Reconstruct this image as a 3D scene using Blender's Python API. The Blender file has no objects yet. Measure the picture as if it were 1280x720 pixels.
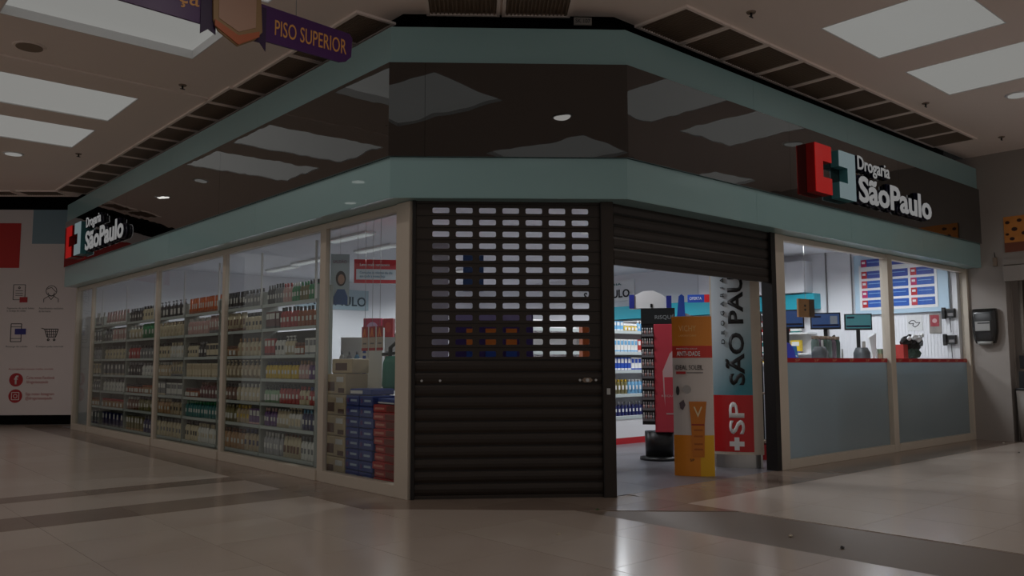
import bpy, bmesh, math, random
from mathutils import Matrix, Vector
random.seed(7)
C = bpy.context.scene.collection
SC = bpy.context.scene
PI = math.pi
# ------------------------------------------------------------------ camera
cd = bpy.data.cameras.new('camera'); cam = bpy.data.objects.new('camera', cd); C.objects.link(cam)
cd.sensor_width = 36.0; cd.lens = 29.30; cd.clip_end = 200
F_ = Vector((0.65809666, 0.74739246, 0.09117728)); R_ = Vector((0.75070427, -0.66063099, -0.00312972)); U_ = Vector((-0.05789541, -0.07050683, 0.99582976))
cam.matrix_world = Matrix(((R_.x, U_.x, -F_.x, -4.6915), (R_.y, U_.y, -F_.y, -5.6238), (R_.z, U_.z, -F_.z, 1.3), (0, 0, 0, 1)))
SC.camera = cam
# ------------------------------------------------------------------ world, exposure
w = bpy.data.worlds.new('world'); SC.world = w; w.use_nodes = True
w.node_tree.nodes['Background'].inputs[0].default_value = (1.0, 0.95, 0.92, 1)
w.node_tree.nodes['Background'].inputs[1].default_value = 0.30
SC.view_settings.view_transform = 'Standard'; SC.view_settings.look = 'None'
SC.view_settings.exposure = 0.0; SC.view_settings.gamma = 1.0
PANEL = 0.215      # radiance of the ceiling light diffusers
MALL_W = 14.0       # watts of each mall ceiling lamp
STORE_W = 92.0      # watts of each store ceiling lamp
def lamp(name, loc, power, col, size=0.0, angle=160, blend=0.6):
    l = bpy.data.lights.new(name, 'SPOT'); l.energy = power; l.color = col; l.shadow_soft_size = size
    l.spot_size = math.radians(angle); l.spot_blend = blend; l.specular_factor = 0.0
    o = bpy.data.objects.new(name, l); C.objects.link(o); o.location = loc
    return o
LEFT_PANELS = [(-3.2, -1.23, y0, y1) for (y0, y1) in ((2.56, 3.95), (5.88, 7.27), (7.9, 9.25), (0.6, 1.95))]
RIGHT_PANELS = [(3.5, 4.86, -2.7, -1.33), (5.55, 6.9, -2.7, -1.33)]
NEAR_PANELS = [(-3.2, -1.23, -1.9, -0.5), (0.6, 2.0, -5.9, -4.0), (-3.2, -1.23, -5.4, -4.0), (-6.6, -4.8, 1.0, 2.4), (-6.6, -4.8, 6.0, 7.4), (4.0, 5.4, -6.6, -5.2), (8.2, 9.6, -5.2, -3.9), (-6.8, -5.2, -4.0, -2.6)]
MALL_COL = (1.0, 0.92, 0.86)
for (x0, x1, y0, y1) in LEFT_PANELS + RIGHT_PANELS + NEAR_PANELS:
    lamp('mall_lamp', ((x0+x1)/2, (y0+y1)/2, 4.78), MALL_W, MALL_COL, 0.0, 165, 0.5)
for (x, y) in ((-1.88, 10.3), (-1.9, 12.4), (-5.2, 10.4), (7.57, -1.95), (9.4, -2.0)):
    lamp('downlight_lamp', (x, y, 4.83), 16.0 if x < 0 else 6.0, MALL_COL, 0.0, 140, 0.8)
STORE_LAMPS = [(2.2, 5.0), (2.4, 8.0), (2.4, 11.0), (5.2, 2.4), (5.2, 5.4), (5.4, 8.6), (5.4, 11.6), (8.6, 2.6), (8.4, 6.0), (8.6, 9.0), (8.4, 11.8), (2.9, 2.2), (6.6, 1.2), (9.0, 0.9)]
for (x, y) in STORE_LAMPS:
    lamp('store_lamp', (x, y, 3.25), STORE_W, (0.93, 0.96, 1.0), 0.15, 170, 0.5)
# ------------------------------------------------------------------ materials
def lin(c): return c/12.92 if c <= 0.04045 else ((c+0.055)/1.055)**2.4
def rgb(*c): return tuple(lin(v/255.0) for v in c) + (1,)
MATS = {}
def mat(name, col, rough=0.5, metal=0.0, spec=0.5, vary=0.0, scale=8.0, bump=0.0, bscale=40.0, emit=0.0, coat=0.0):
    if name in MATS: return MATS[name]
    m = bpy.data.materials.new(name); m.use_nodes = True; nt = m.node_tree; b = nt.nodes['Principled BSDF']
    c = rgb(*col)
    b.inputs['Base Color'].default_value = c; b.inputs['Roughness'].default_value = rough
    b.inputs['Metallic'].default_value = metal; b.inputs['Specular IOR Level'].default_value = spec
    b.inputs['Coat Weight'].default_value = coat; b.inputs['Coat Roughness'].default_value = 0.0
    if vary or bump:
        tc = nt.nodes.new('ShaderNodeTexCoord')
    if vary:
        n = nt.nodes.new('ShaderNodeTexNoise'); n.inputs['Scale'].default_value = scale; n.inputs['Detail'].default_value = 4
        nt.links.new(tc.outputs['Object'], n.inputs['Vector'])
        r = nt.nodes.new('ShaderNodeMix'); r.data_type = 'RGBA'
        r.inputs['A'].default_value = tuple(v*(1-vary) for v in c[:3]) + (1,)
        r.inputs['B'].default_value = tuple(min(1, v*(1+vary)) for v in c[:3]) + (1,)
        nt.links.new(n.outputs['Fac'], r.inputs['Factor']); nt.links.new(r.outputs['Result'], b.inputs['Base Color'])
    if bump:
        n2 = nt.nodes.new('ShaderNodeTexNoise'); n2.inputs['Scale'].default_value = bscale
        nt.links.new(tc.outputs['Object'], n2.inputs['Vector'])
        bp = nt.nodes.new('ShaderNodeBump'); bp.inputs['Strength'].default_value = bump; bp.inputs['Distance'].default_value = 0.02
        nt.links.new(n2.outputs['Fac'], bp.inputs['Height']); nt.links.new(bp.outputs['Normal'], b.inputs['Normal']); nt.links.new(bp.outputs['Normal'], b.inputs['Coat Normal'])
    if emit:
        b.inputs['Emission Color'].default_value = c; b.inputs['Emission Strength'].default_value = emit
    MATS[name] = m
    if name == 'gloss_black_panel': b.inputs['Coat IOR'].default_value = 1.75
    return m
def glow(name, col, s):
    if name in MATS: return MATS[name]
    m = bpy.data.materials.new(name); m.use_nodes = True; b = m.node_tree.nodes['Principled BSDF']
    b.inputs['Base Color'].default_value = (0.02, 0.02, 0.02, 1); b.inputs['Roughness'].default_value = 0.4
    b.inputs['Emission Color'].default_value = rgb(*col); b.inputs['Emission Strength'].default_value = s
    MATS[name] = m; return m
def glass_mat(name, tint, refl, rough=0.0):
    m = bpy.data.materials.new(name); m.use_nodes = True; nt = m.node_tree; nt.nodes.clear()
    out = nt.nodes.new('ShaderNodeOutputMaterial'); mx = nt.nodes.new('ShaderNodeMixShader')
    t = nt.nodes.new('ShaderNodeBsdfTransparent'); t.inputs[0].default_value = tint
    g = nt.nodes.new('ShaderNodeBsdfGlossy'); g.inputs['Roughness'].default_value = rough; g.inputs['Color'].default_value = (1, 1, 1, 1)
    lw = nt.nodes.new('ShaderNodeLayerWeight'); lw.inputs['Blend'].default_value = 0.5
    pw = nt.nodes.new('ShaderNodeMath'); pw.operation = 'POWER'; pw.inputs[1].default_value = 5.0; nt.links.new(lw.outputs['Facing'], pw.inputs[0])
    ma = nt.nodes.new('ShaderNodeMath'); ma.operation = 'MULTIPLY_ADD'; ma.inputs[1].default_value = 0.45-refl; ma.inputs[2].default_value = refl
    nt.links.new(pw.outputs[0], ma.inputs[0]); nt.links.new(ma.outputs[0], mx.inputs[0]); nt.links.new(t.outputs[0], mx.inputs[1]); nt.links.new(g.outputs[0], mx.inputs[2])
    nt.links.new(mx.outputs[0], out.inputs[0]); return m
def frosted_mat():
    m = bpy.data.materials.new('frosted_film'); m.use_nodes = True; nt = m.node_tree; b = nt.nodes['Principled BSDF']
    b.inputs['Base Color'].default_value = rgb(178, 194, 200); b.inputs['Roughness'].default_value = 0.12
    tr = nt.nodes.new('ShaderNodeBsdfTranslucent'); tr.inputs[0].default_value = rgb(170, 186, 194)
    mx = nt.nodes.new('ShaderNodeMixShader'); mx.inputs[0].default_value = 0.4
    out = nt.nodes['Material Output']
    nt.links.new(b.outputs[0], mx.inputs[1]); nt.links.new(tr.outputs[0], mx.inputs[2]); nt.links.new(mx.outputs[0], out.inputs[0])
    return m
M_TILE = mat('cream_tile', (206, 192, 180), 0.19, 0, 0.5, 0.05, 1.3, 0.012, 3.0)
M_TILE2 = mat('cream_tile_paler', (211, 198, 186), 0.18, 0, 0.5, 0.04, 1.7, 0.012, 3.0)
M_BROWN = mat('brown_tile', (152, 135, 122), 0.2, 0, 0.5, 0.10, 3.0, 0.012, 4.0)
M_BROWN2 = mat('brown_tile_darker', (144, 127, 115), 0.2, 0, 0.5, 0.10, 3.0, 0.012, 4.0)
M_GROUT = mat('grout', (120, 105, 92), 0.6)
M_SFLOOR = mat('store_floor', (112, 111, 116), 0.32, 0, 0.5, 0.04, 1.0)
M_CEIL = mat('ceiling_paint', (246, 231, 222), 0.8, 0, 0.2, 0.03, 0.6)
M_FRAME = mat('beige_frame', (202, 191, 176), 0.45, 0, 0.4, 0.04, 3)
M_TEAL = mat('teal_panel', (142, 178, 180), 0.35, 0.0, 0.3, 0.03, 0.8, 0.05, 0.9, coat=0.5)
M_DARK = mat('gloss_black_panel', (6, 5, 5), 0.0, 0.0, 0.5, 0.05, 0.8, 0.22, 1.3, coat=1.0)
M_BLACK = mat('black_void', (10, 9, 9), 0.9, 0, 0.1)
M_SHUT = mat('shutter_metal', (50, 43, 38), 0.38, 0.55, 0.5, 0.12, 6.0)
M_SHUT2 = mat('shutter_groove', (22, 18, 16), 0.5, 0.3)
M_STEEL = mat('brushed_steel', (170, 168, 165), 0.28, 0.9)
M_GRILLE = mat('grille_metal', (140, 122, 106), 0.6, 0.2)
M_WHITE = mat('white_plastic', (228, 228, 228), 0.4)
M_SWALL = mat('store_wall_paint', (226, 226, 230), 0.7, 0, 0.3)
M_MWALL = mat('mall_wall_paint', (156, 148, 142), 0.75, 0, 0.3, 0.04, 2.0)
M_MURAL = mat('mural_vinyl', (228, 218, 216), 0.55, 0, 0.4, 0.02, 1.0)
M_RED = mat('red_print', (200, 24, 30), 0.45)
M_REDD = mat('deep_red_print', (176, 22, 30), 0.5)
M_NAVY = mat('navy_acrylic', (12, 14, 40), 0.3)
M_BLUE = mat('blue_print', (28, 70, 160), 0.45)
M_TEALP = mat('turquoise_print', (40, 170, 190), 0.5)
M_BLK = mat('black_plastic', (18, 18, 20), 0.4)
M_INK = mat('black_ink', (22, 22, 24), 0.6)
M_GREYINK = mat('grey_ink', (120, 116, 116), 0.6)
M_CARD = mat('card', (206, 186, 150), 0.7)
M_GLASS = glass_mat('window_glass', (0.90, 0.92, 0.91, 1), 0.015)
M_GLASS2 = glass_mat('window_glass_clear', (0.95, 0.96, 0.96, 1), 0.012)
M_FROST = frosted_mat()
# ------------------------------------------------------------------ mesh helpers
class MB:
    def __init__(s): s.v = []; s.f = []; s.m = []; s.sm = []
    def add(s, vs, fs, mi=0, smooth=False):
        b = len(s.v); s.v += [tuple(p) for p in vs]
        for f in fs: s.f.append(tuple(b+i for i in f)); s.m.append(mi); s.sm.append(smooth)
        return s
    def box(s, x0, x1, y0, y1, z0, z1, mi=0, T=None):
        vs = [Vector((x, y, z)) for z in (z0, z1) for y in (y0, y1) for x in (x0, x1)]
        if T: vs = [T @ v for v in vs]
        return s.add(vs, [(0, 2, 3, 1), (4, 5, 7, 6), (0, 1, 5, 4), (2, 6, 7, 3), (0, 4, 6, 2), (1, 3, 7, 5)], mi)
    def prism(s, poly, a, b, axis='z', mi=0, T=None):
        n = len(poly)
        ar = sum(poly[i][0]*poly[(i+1) % n][1]-poly[(i+1) % n][0]*poly[i][1] for i in range(n))
        if ar < 0: poly = poly[::-1]
        if axis == 'z': mk = lambda p, q: Vector((p[0], p[1], q))
        elif axis == 'y': mk = lambda p, q: Vector((p[0], -q, p[1]))      # outline in x,z ; extruded towards -y
        vs = [mk(p, a) for p in poly] + [mk(p, b) for p in poly]
        if T: vs = [T @ v for v in vs]
        fs = [tuple(range(n-1, -1, -1)), tuple(range(n, 2*n))] + [(i, (i+1) % n, n+(i+1) % n, n+i) for i in range(n)]
        return s.add(vs, fs, mi)
    def loft(s, secs, n=10, mi=0, cx=0, cy=0, power=1.0, T=None, smooth=True):
        vs = []
        for (z, rx, ry) in secs:
            for i in range(n):
                a = 2*PI*(i+0.5)/n; c, q = math.cos(a), math.sin(a)
                c = math.copysign(abs(c)**power, c); q = math.copysign(abs(q)**power, q)
                vs.append(Vector((cx+rx*c, cy+ry*q, z)))
        if T: vs = [T @ v for v in vs]
        k = len(secs); fs = [tuple(range(n-1, -1, -1)), tuple((k-1)*n+i for i in range(n))]
        b = len(s.v); s.v += [tuple(p) for p in vs]
        for j in range(k-1):
            for i in range(n): s.f.append((b+j*n+i, b+j*n+(i+1) % n, b+(j+1)*n+(i+1) % n, b+(j+1)*n+i)); s.m.append(mi); s.sm.append(smooth)
        for f in fs: s.f.append(tuple(b+i for i in f)); s.m.append(mi); s.sm.append(False)
        return s
    def cyl(s, r, z0, z1, n=16, mi=0, cx=0, cy=0, T=None): return s.loft([(z0, r, r), (z1, r, r)], n, mi, cx, cy, 1.0, T)
    def tube(s, pts, r, n=6, mi=0):
        pts = [Vector(p) for p in pts]; vs = []
        for i, p in enumerate(pts):
            d = (pts[min(i+1, len(pts)-1)]-pts[max(i-1, 0)]).normalized()
            u = d.orthogonal().normalized() if i == 0 else (u - d*u.dot(d)).normalized()
            v = d.cross(u)
            for k in range(n): a = 2*PI*k/n; vs.append(p+u*(r*math.cos(a))+v*(r*math.sin(a)))
        fs = [tuple(range(n-1, -1, -1)), tuple((len(pts)-1)*n+i for i in range(n))]
        for j in range(len(pts)-1):
            for i in range(n): fs.append((j*n+i, j*n+(i+1) % n, (j+1)*n+(i+1) % n, (j+1)*n+i))
        return s.add(vs, fs, mi, True)
    def mesh(s, name, mats):
        me = bpy.data.meshes.new(name); me.from_pydata(s.v, [], s.f)
        for m in (mats if isinstance(mats, (list, tuple)) else [mats]): me.materials.append(m)
        me.polygons.foreach_set('material_index', s.m); me.polygons.foreach_set('use_smooth', s.sm); me.update()
        return me
    def build(s, name, mats, parent=None, loc=None, bevel=0):
        o = bpy.data.objects.new(name, s.mesh(name, mats)); C.objects.link(o)
        if parent: o.parent = parent
        if loc: o.location = loc
        if bevel:
            bv = o.modifiers.new('bevel', 'BEVEL'); bv.width = bevel; bv.segments = 2; bv.limit_method = 'ANGLE'
        return o
def link(name, me, parent=None, loc=(0, 0, 0)):
    o = bpy.data.objects.new(name, me); C.objects.link(o); o.parent = parent; o.location = loc; return o
def thing(name, label, cat, loc=(0, 0, 0), rotz=0.0, group=None):
    o = bpy.data.objects.new(name, None); C.objects.link(o); o.location = loc; o.rotation_euler = (0, 0, rotz); o.empty_display_size = 0.1
    o['label'] = label; o['category'] = cat
    if group: o['group'] = group
    return o
def tag(o, label, cat, group=None):
    o['label'] = label; o['category'] = cat
    if group: o['group'] = group
    return o
def setting(name, loc=(0, 0, 0), rotz=0.0):
    o = bpy.data.objects.new(name, None); C.objects.link(o); o.location = loc; o.rotation_euler = (0, 0, rotz); o['kind'] = 'structure'; return o
def struct(o): o['kind'] = 'structure'; return o
TEXTS = {}
def text(name, s, m, parent, x, z, y=0.0, width=None, height=None, depth=0.004, bold=0.0, T=None, shear=0.0, spacing=1.0):
    """flat lettering standing on the front (-y) side; x,z = lower left corner"""
    cu = bpy.data.curves.new('lettering', 'FONT'); cu.body = s; cu.size = 1.0; cu.offset = bold; cu.resolution_u = 3; cu.shear = shear; cu.space_character = spacing
    to = bpy.data.objects.new('lettering', cu); C.objects.link(to)
    me = bpy.data.meshes.new_from_object(to.evaluated_get(bpy.context.evaluated_depsgraph_get()))
    bpy.data.objects.remove(to)
    bm = bmesh.new(); bm.from_mesh(me); bpy.data.meshes.remove(me)
    xs = [v.co.x for v in bm.verts]; ys = [v.co.y for v in bm.verts]
    x0, x1, y0, y1 = min(xs), max(xs), min(ys), max(ys)
    sx = (width/(x1-x0)) if width else None; sy = (height/(y1-y0)) if height else None
    sx = sx or sy; sy = sy or sx
    r = bmesh.ops.extrude_face_region(bm, geom=bm.faces[:])
    up = set(g for g in r['geom'] if isinstance(g, bmesh.types.BMVert))
    for v in bm.verts:
        X = (v.co.x-x0)*sx; Z = (v.co.y-y0)*sy; Y = -depth if v in up else 0.0
        v.co = Vector((x+X, y+Y, z+Z))
        if T: v.co = T @ v.co
    bmesh.ops.recalc_face_normals(bm, faces=bm.faces[:])
    me = bpy.data.meshes.new(name); bm.to_mesh(me); bm.free(); me.materials.append(m)
    o = bpy.data.objects.new(name, me); C.objects.link(o); o.parent = parent
    return o
def clip(poly, a, b, c):      # keep a*x+b*y<=c
    out = []
    for i in range(len(poly)):
        p, q = poly[i], poly[(i+1) % len(poly)]; dp = a*p[0]+b*p[1]-c; dq = a*q[0]+b*q[1]-c
        if dp <= 0: out.append(p)
        if (dp < 0 < dq) or (dq < 0 < dp): t = dp/(dp-dq); out.append((p[0]+t*(q[0]-p[0]), p[1]+t*(q[1]-p[1])))
    return out
def area(p): return abs(sum(p[i][0]*p[(i+1) % len(p)][1]-p[(i+1) % len(p)][0]*p[i][1] for i in range(len(p))))/2
CH = (0.6097, 0.7926)   # outward-facing chamfer direction of the corner (normal points back into the store)
CHC = 1.2*CH[1]         # chamfer plane of the shutter: CH.p = CHC
CHANG = math.atan2(-1.2, 1.56)
# ------------------------------------------------------------------ floor
floor = MB().box(-16, 14, -12, 24, -0.12, -0.006).build('floor', M_GROUT); struct(floor)
def tiles(region, x0, x1, y0, y1, sx, sy, ox, oy, mats, gap=0.0015):
    i0 = math.floor((x0-ox)/sx); i1 = math.ceil((x1-ox)/sx); j0 = math.floor((y0-oy)/sy); j1 = math.ceil((y1-oy)/sy)
    for i in range(i0, i1):
        for j in range(j0, j1):
            p = [(ox+i*sx+gap, oy+j*sy+gap), (ox+(i+1)*sx-gap, oy+j*sy+gap), (ox+(i+1)*sx-gap, oy+(j+1)*sy-gap), (ox+i*sx+gap, oy+(j+1)*sy-gap)]
            for (a, b, c) in region:
                p = clip(p, a, b, c)
                if len(p) < 3: break
            if len(p) < 3 or area(p) < 0.004: continue
            MB().prism(p, -0.006, 0.0).build('tile', random.choice(mats), floor)
CR = [M_TILE, M_TILE, M_TILE2]; BR = [M_BROWN, M_BROWN2]
g = 0.002
LX = lambda v: (1, 0, v); GX = lambda v: (-1, 0, -v); LY = lambda v: (0, 1, v); GY = lambda v: (0, -1, -v)
chn = (0.698, 0.716); chv = 0.698*0.80+0.716*(-0.35)     # outer edge of the border in front of the shutter
tiles([LX(-.62-g), GY(4.0+g)], -7.8, -.62, 4.0, 14.6, 0.8, 0.8, -.62, 4.0, CR)
tiles([LX(-.62-g), GY(2.70+g), LY(3.60-g)], -5.4, -.62, 2.7, 3.6, 0.8, 0.9, -.62, 2.7, CR)
tiles([LX(-.63-g), LY(2.06-g)], -4.6, -.62, -3.6, 2.06, 0.8, 0.8, -.62, -0.35, CR)
tiles([GX(-.63+g), LX(.74-g), (chn[0], chn[1], chv-g)], -.63, .74, -3.6, 1.2, 0.8, 0.8, -.62, -0.35, CR)
tiles([GX(1.78+g), LY(-.74-g)], 1.78, 12.3, -3.94, -.74, 0.8, 0.8, 1.78, -0.74, CR)
tiles([LX(-.62-g), GY(3.60), LY(4.0)], -5.0, -.62, 3.6, 4.0, 0.8, 0.4, -.62, 3.6, BR)
tiles([LX(-.62-g), GY(2.06), LY(2.70)], -5.0, -.62, 2.06, 2.70, 0.8, 0.64, -.62, 2.06, BR)
tiles([GX(-.62), LX(0.0), GY(1.22)], -.62, 0.0, 1.22, 14.6, 0.62, 0.8, -.62, 1.22, BR)
tiles([(-chn[0], -chn[1], -chv-g), (CH[0], CH[1], CHC), GX(-.62), LY(1.22-g), LX(1.78-g), GY(-.74+g)], -.62, 1.78, -.8, 1.3, 0.8, 0.8, -.62, -.38, BR)
tiles([GX(.74), LX(1.78), LY(-.74-g), (-chn[0], -chn[1], -chv-g)], .74, 1.78, -3.94, -.35, 1.04, 0.8, .74, -0.74, BR)
tiles([GX(1.78+g), GY(-.74), LY(0.0)], 1.78, 12.3, -.74, 0.0, 0.8, 0.74, 1.78, -.74, BR)
# store floor: slab tiles behind the facades
tiles([GX(0.0), GY(0.0), (-CH[0], -CH[1], -CHC)], 0, 10.8, 0, 13.6, 1.2, 1.2, 0, 0, [M_SFLOOR])
# ------------------------------------------------------------------ ceiling with openings for the light panels
ZC = 4.87
HOLES = [tuple(p) for p in LEFT_PANELS+RIGHT_PANELS+NEAR_PANELS]
xs = sorted(set([-16, -0.08, 13.0] + [v for h in HOLES for v in h[:2]])); ys = sorted(set([-12, -0.08, 20] + [v for h in HOLES for v in h[2:]]))
mb = MB()
MU = (0.6333, 0.7739)     # direction square to the mural wall
for i in range(len(xs)-1):
    for j in range(len(ys)-1):
        cx, cy = (xs[i]+xs[i+1])/2, (ys[j]+ys[j+1])/2
        if any(h[0] < cx < h[1] and h[2] < cy < h[3] for h in HOLES): continue
        base = [(xs[i], ys[j]), (xs[i+1], ys[j]), (xs[i+1], ys[j+1]), (xs[i], ys[j+1])]
        base = clip(base, MU[0], MU[1], MU[0]*-0.3+MU[1]*13.74)
        if len(base) < 3: continue
        parts = [clip(base, 1, 0, -0.08), clip(clip(base, -1, 0, 0.08), 0, 1, -0.08)]
        q = clip(clip(base, -1, 0, 0.08), 0, -1, 0.08)
        if len(q) >= 3: parts.append(clip(q, 0.629, 0.777, 0.945))
        for p in parts:
            if len(p) >= 3 and area(p) > 1e-4: mb.prism(p, ZC, ZC+0.03)
ceiling = struct(mb.build('ceiling', M_CEIL))
MB().box(-9, -0.55, 5.22, 5.42, ZC-0.02, ZC).build('ridge', M_CEIL, ceiling)
# dark void and slab above
v = MB().box(-16, 14, -12, 24, 5.45, 5.5).build('ceiling_slab', M_BLACK); struct(v)
def light_panel(h, label, hidden=False, d=0.045):
    x0, x1, y0, y1 = h
    t = thing('ceiling_light_panel', label, 'ceiling light', ((x0+x1)/2, (y0+y1)/2, ZC), 0, 'unseen light panels in the mall ceiling' if hidden else None)
    a, b = (x1-x0)/2, (y1-y0)/2
    f = MB(); e = 0.012
    f.box(-a, a, -b, -b+e, 0, d).box(-a, a, b-e, b, 0, d).box(-a, -a+e, -b+e, b-e, 0, d).box(a-e, a, -b+e, b-e, 0, d)
    f.build('frame', M_WHITE, t)
    MB().box(-a+e, a-e, -b+e, b-e, d, d+0.02).build('diffuser', glow('diffuser_glow', (255, 255, 250), PANEL), t)
PL = ['wide glowing ceiling light panel behind the purple hanging sign', 'middle glowing ceiling light panel on the left of the photo', 'farthest glowing ceiling light panel on the left, beside the round downlight', 'glowing ceiling light panel above the hanging sign, out of frame']
for h, l in zip(LEFT_PANELS, PL): light_panel(h, l, False, 0.10 if h[2] == 2.56 else 0.015)
for h, l in zip(RIGHT_PANELS, ['larger nearer glowing square ceiling light panel at top right', 'second glowing square ceiling light panel at top right, nearer the downlight']): light_panel(h, l, False, 0.008)
for h in NEAR_PANELS: light_panel(h, 'glowing ceiling light panel over the walkway outside the frame', True)  # unseen electric ceiling panels beyond the view
def downlight(x, y, label, group=None, lit=None):
    t = thing('downlight', label, 'downlight', (x, y, ZC), 0, group)
    MB().loft([(-0.012, 0.15, 0.15), (0, 0.16, 0.16)], 24).build('ring', M_WHITE, t)
    MB().cyl(0.125, -0.018, -0.013, 24).build('lens', lit or glow('diffuser_glow', (255, 255, 250), PANEL), t)
downlight(-1.88, 10.3, 'round downlight at the left edge, past the last ceiling panel')
downlight(7.57, -1.95, 'round downlight at the right edge beside the square ceiling panel')
for (x, y) in ((-1.9, 12.4), (9.4, -2.0), (-3.9, 0.2), (-3.9, 5.0), (2.4, -3.3), (-5.2, 10.4), (-1.0, -3.0), (-4.2, 8.4), (6.2, -4.4)):
    downlight(x, y, 'round downlight farther along the mall ceiling', 'round downlights along the mall ceiling', glow('downlight_glow', (255, 252, 246), 2.0))
t = thing('ceiling_speaker', 'dark round ceiling speaker grille between the two left light panels', 'speaker', (-2.76, 4.75, ZC))
MB().loft([(-0.012, 0.16, 0.16), (0, 0.17, 0.17)], 24).build('ring', M_CEIL, t)
MB().cyl(0.135, -0.02, -0.012, 24).build('mesh_cover', M_GRILLE, t)
for (x, y, l) in ((-0.99, 4.94, 'small sprinkler head on the ceiling left of the hanging sign'), (-1.05, 9.59, 'small sprinkler head beside the farthest left ceiling panel'), (2.57, -1.08, 'small sprinkler head above the right facade, nearest the corner'), (7.01, -0.98, 'small sprinkler head above the lit logo sign on the right'), (9.7, -1.04, 'small sprinkler head at the far right, close to the end wall')):
    t = thing('sprinkler', l, 'sprinkler', (x, y, ZC))
    MB().loft([(-0.012, 0.045, 0.045), (0, 0.05, 0.05)], 12).build('plate', M_GRILLE, t)
    MB().cyl(0.012, -0.05, -0.012, 8).box(-0.03, 0.03, -0.006, 0.006, -0.058, -0.05).build('nozzle', M_BLK, t)
# grilles
def grille(cx, cy, w_, d_, rot, label, group):
    t = thing('ceiling_grille', label, 'ceiling grille', (cx, cy, ZC), rot, group)
    a, b = w_/2, d_/2; e = 0.035
    MB().box(-a, a, -b, -b+e, -0.025, 0).box(-a, a, b-e, b, -0.025, 0).box(-a, -a+e, -b+e, b-e, -0.025, 0).box(a-e, a, -b+e, b-e, -0.025, 0).build('frame', M_CEIL, t)
    m2 = MB(); n = 16
    for k in range(n):
        x = -a+e+(k+0.5)*(2*a-2*e)/n
        m2.box(x-0.006, x+0.006, -b+e, b-e, -0.02, -0.002)
    o = m2.build('louvre_blades', M_GRILLE, t); o['kind'] = 'stuff'
    MB().box(-a+e, a-e, -b+e, b-e, -0.002, -0.0005).build('back_plate', M_GRILLE, t)
NTH = 'first second third fourth fifth sixth seventh eighth ninth tenth eleventh twelfth thirteenth fourteenth fifteenth sixteenth'.split(); gi = 0
y = 1.50
while y < 13.0:
    xo = -0.49 if y < 4.2 else (-0.53 if y < 9.3 else -0.62)
    grille(xo/2-0.01, y+0.385, abs(xo)-0.02, 0.755, 0, 'dark louvred ceiling grille above the left facade, %s from the corner' % NTH[gi], 'ceiling grilles above the left facade')
    y += 0.77; gi += 1
x = 1.93; gi = 0
while x < 9.3:
    grille(x+0.37, -0.42, 0.745, 0.68, 0, 'dark louvred ceiling grille above the right facade, %s from the corner' % NTH[gi], 'ceiling grilles above the right facade')
    x += 0.757; gi += 1
ca = math.atan2(-0.629, 0.777)
for (s, wd) in ((0.50, 0.745), (1.245, 0.70)):
    px, py = 0.0+0.777*s, 1.215-0.629*s      # points along the inner ceiling edge
    px -= 0.629*0.33; py -= 0.777*0.33
    grille(px+0.01, py, wd, 0.62, ca, 'dark ribbed ceiling grille over the angled corner, %s one' % ('left' if s < 1 else 'right'), 'ceiling grilles over the angled corner')
for s in (0.0, 0.95, 1.9):
    grille(-0.75-0.7739*s, 13.55+0.6333*s, 0.85, 0.45, math.atan2(-MU[0], MU[1]), 'dark ceiling grille in front of the icon wall, %s from the facade' % NTH[int(s/0.9)], 'ceiling grilles before the icon wall')
# black sheet: darkness of the open gap behind the fascia, put into the colour
mb = MB()
mb.box(0.25, 0.3, 1.2, 13.4, 4.6, 5.45).box(1.8, 10.77, 0.25, 0.3, 4.6, 5.45)
bx = [(0.27, 1.33), (1.86, 0.1), (1.9, 0.15), (0.31, 1.38)]
mb.prism(bx, 4.6, 5.45)
struct(mb.build('trim_1', M_BLACK))
# ------------------------------------------------------------------ fascia
FB, FD, FU, FT = 2.94, 3.338, 4.286, 4.66
A0 = (-0.27, 13.50); A1 = (-0.27, 1.205); A2 = (1.554, -0.27); A3 = (10.77, -0.27)
def off(p, k, mode):   # points of the fascia outline pushed out by k
    if mode == 0: return (p[0]-k, p[1])
    if mode == 1: return (p[0]-k, p[1]-k*0.414)
    if mode == 2: return (p[0]-k*0.414, p[1]-k)
    return (p[0], p[1]-k)
def outline(k): return [off(A0, k, 0), off(A1, k, 1), off(A2, k, 2), off(A3, k, 3)]
fascia = setting('trim_2')
def band(name, zs, k, th, m, cuts):
    o = outline(k); inn = outline(k-th)
    for i in range(3):
        c = [0.0]+cuts[i]+[1.0]
        for a, b in zip(c[:-1], c[1:]):
            L = math.dist(o[i], o[i+1]); ga = 0.0015/L
            a2, b2 = a+(ga if a > 0 else 0), b-(ga if b < 1 else 0)
            P = lambda q, t: (q[i][0]+(q[i+1][0]-q[i][0])*t, q[i][1]+(q[i+1][1]-q[i][1])*t)
            p = [P(o, a2), P(o, b2), P(inn, b2), P(inn, a2)]
            MB().prism(p, zs[0], zs[1]).build(name, m, fascia)
band('lower_panel', (FB, FD-0.004), 0.0, 0.05, M_TEAL, [[0.25, 0.5, 0.75], [], [0.25, 0.5, 0.75]])
band('dark_panel', (FD, FU), 0.03, 0.05, M_DARK, [[0.33, 0.66], [0.15], [0.33, 0.66]])
band('upper_panel', (FU+0.004, FT), 0.0, 0.05, M_TEAL, [[0.25, 0.5, 0.75], [], [0.25, 0.5, 0.75]])
# underside (soffit) and top lid
def ring_poly(i): o = outline(0.0); n_ = [(0.05, 13.5), (0.05, 1.24), (1.60, 0.05), (10.77, 0.05)]; return [o[i], o[i+1], n_[i+1], n_[i]]
for i in range(3): MB().prism(ring_poly(i), FB-0.012, FB-0.001).build('soffit', M_TEAL, fascia)
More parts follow.
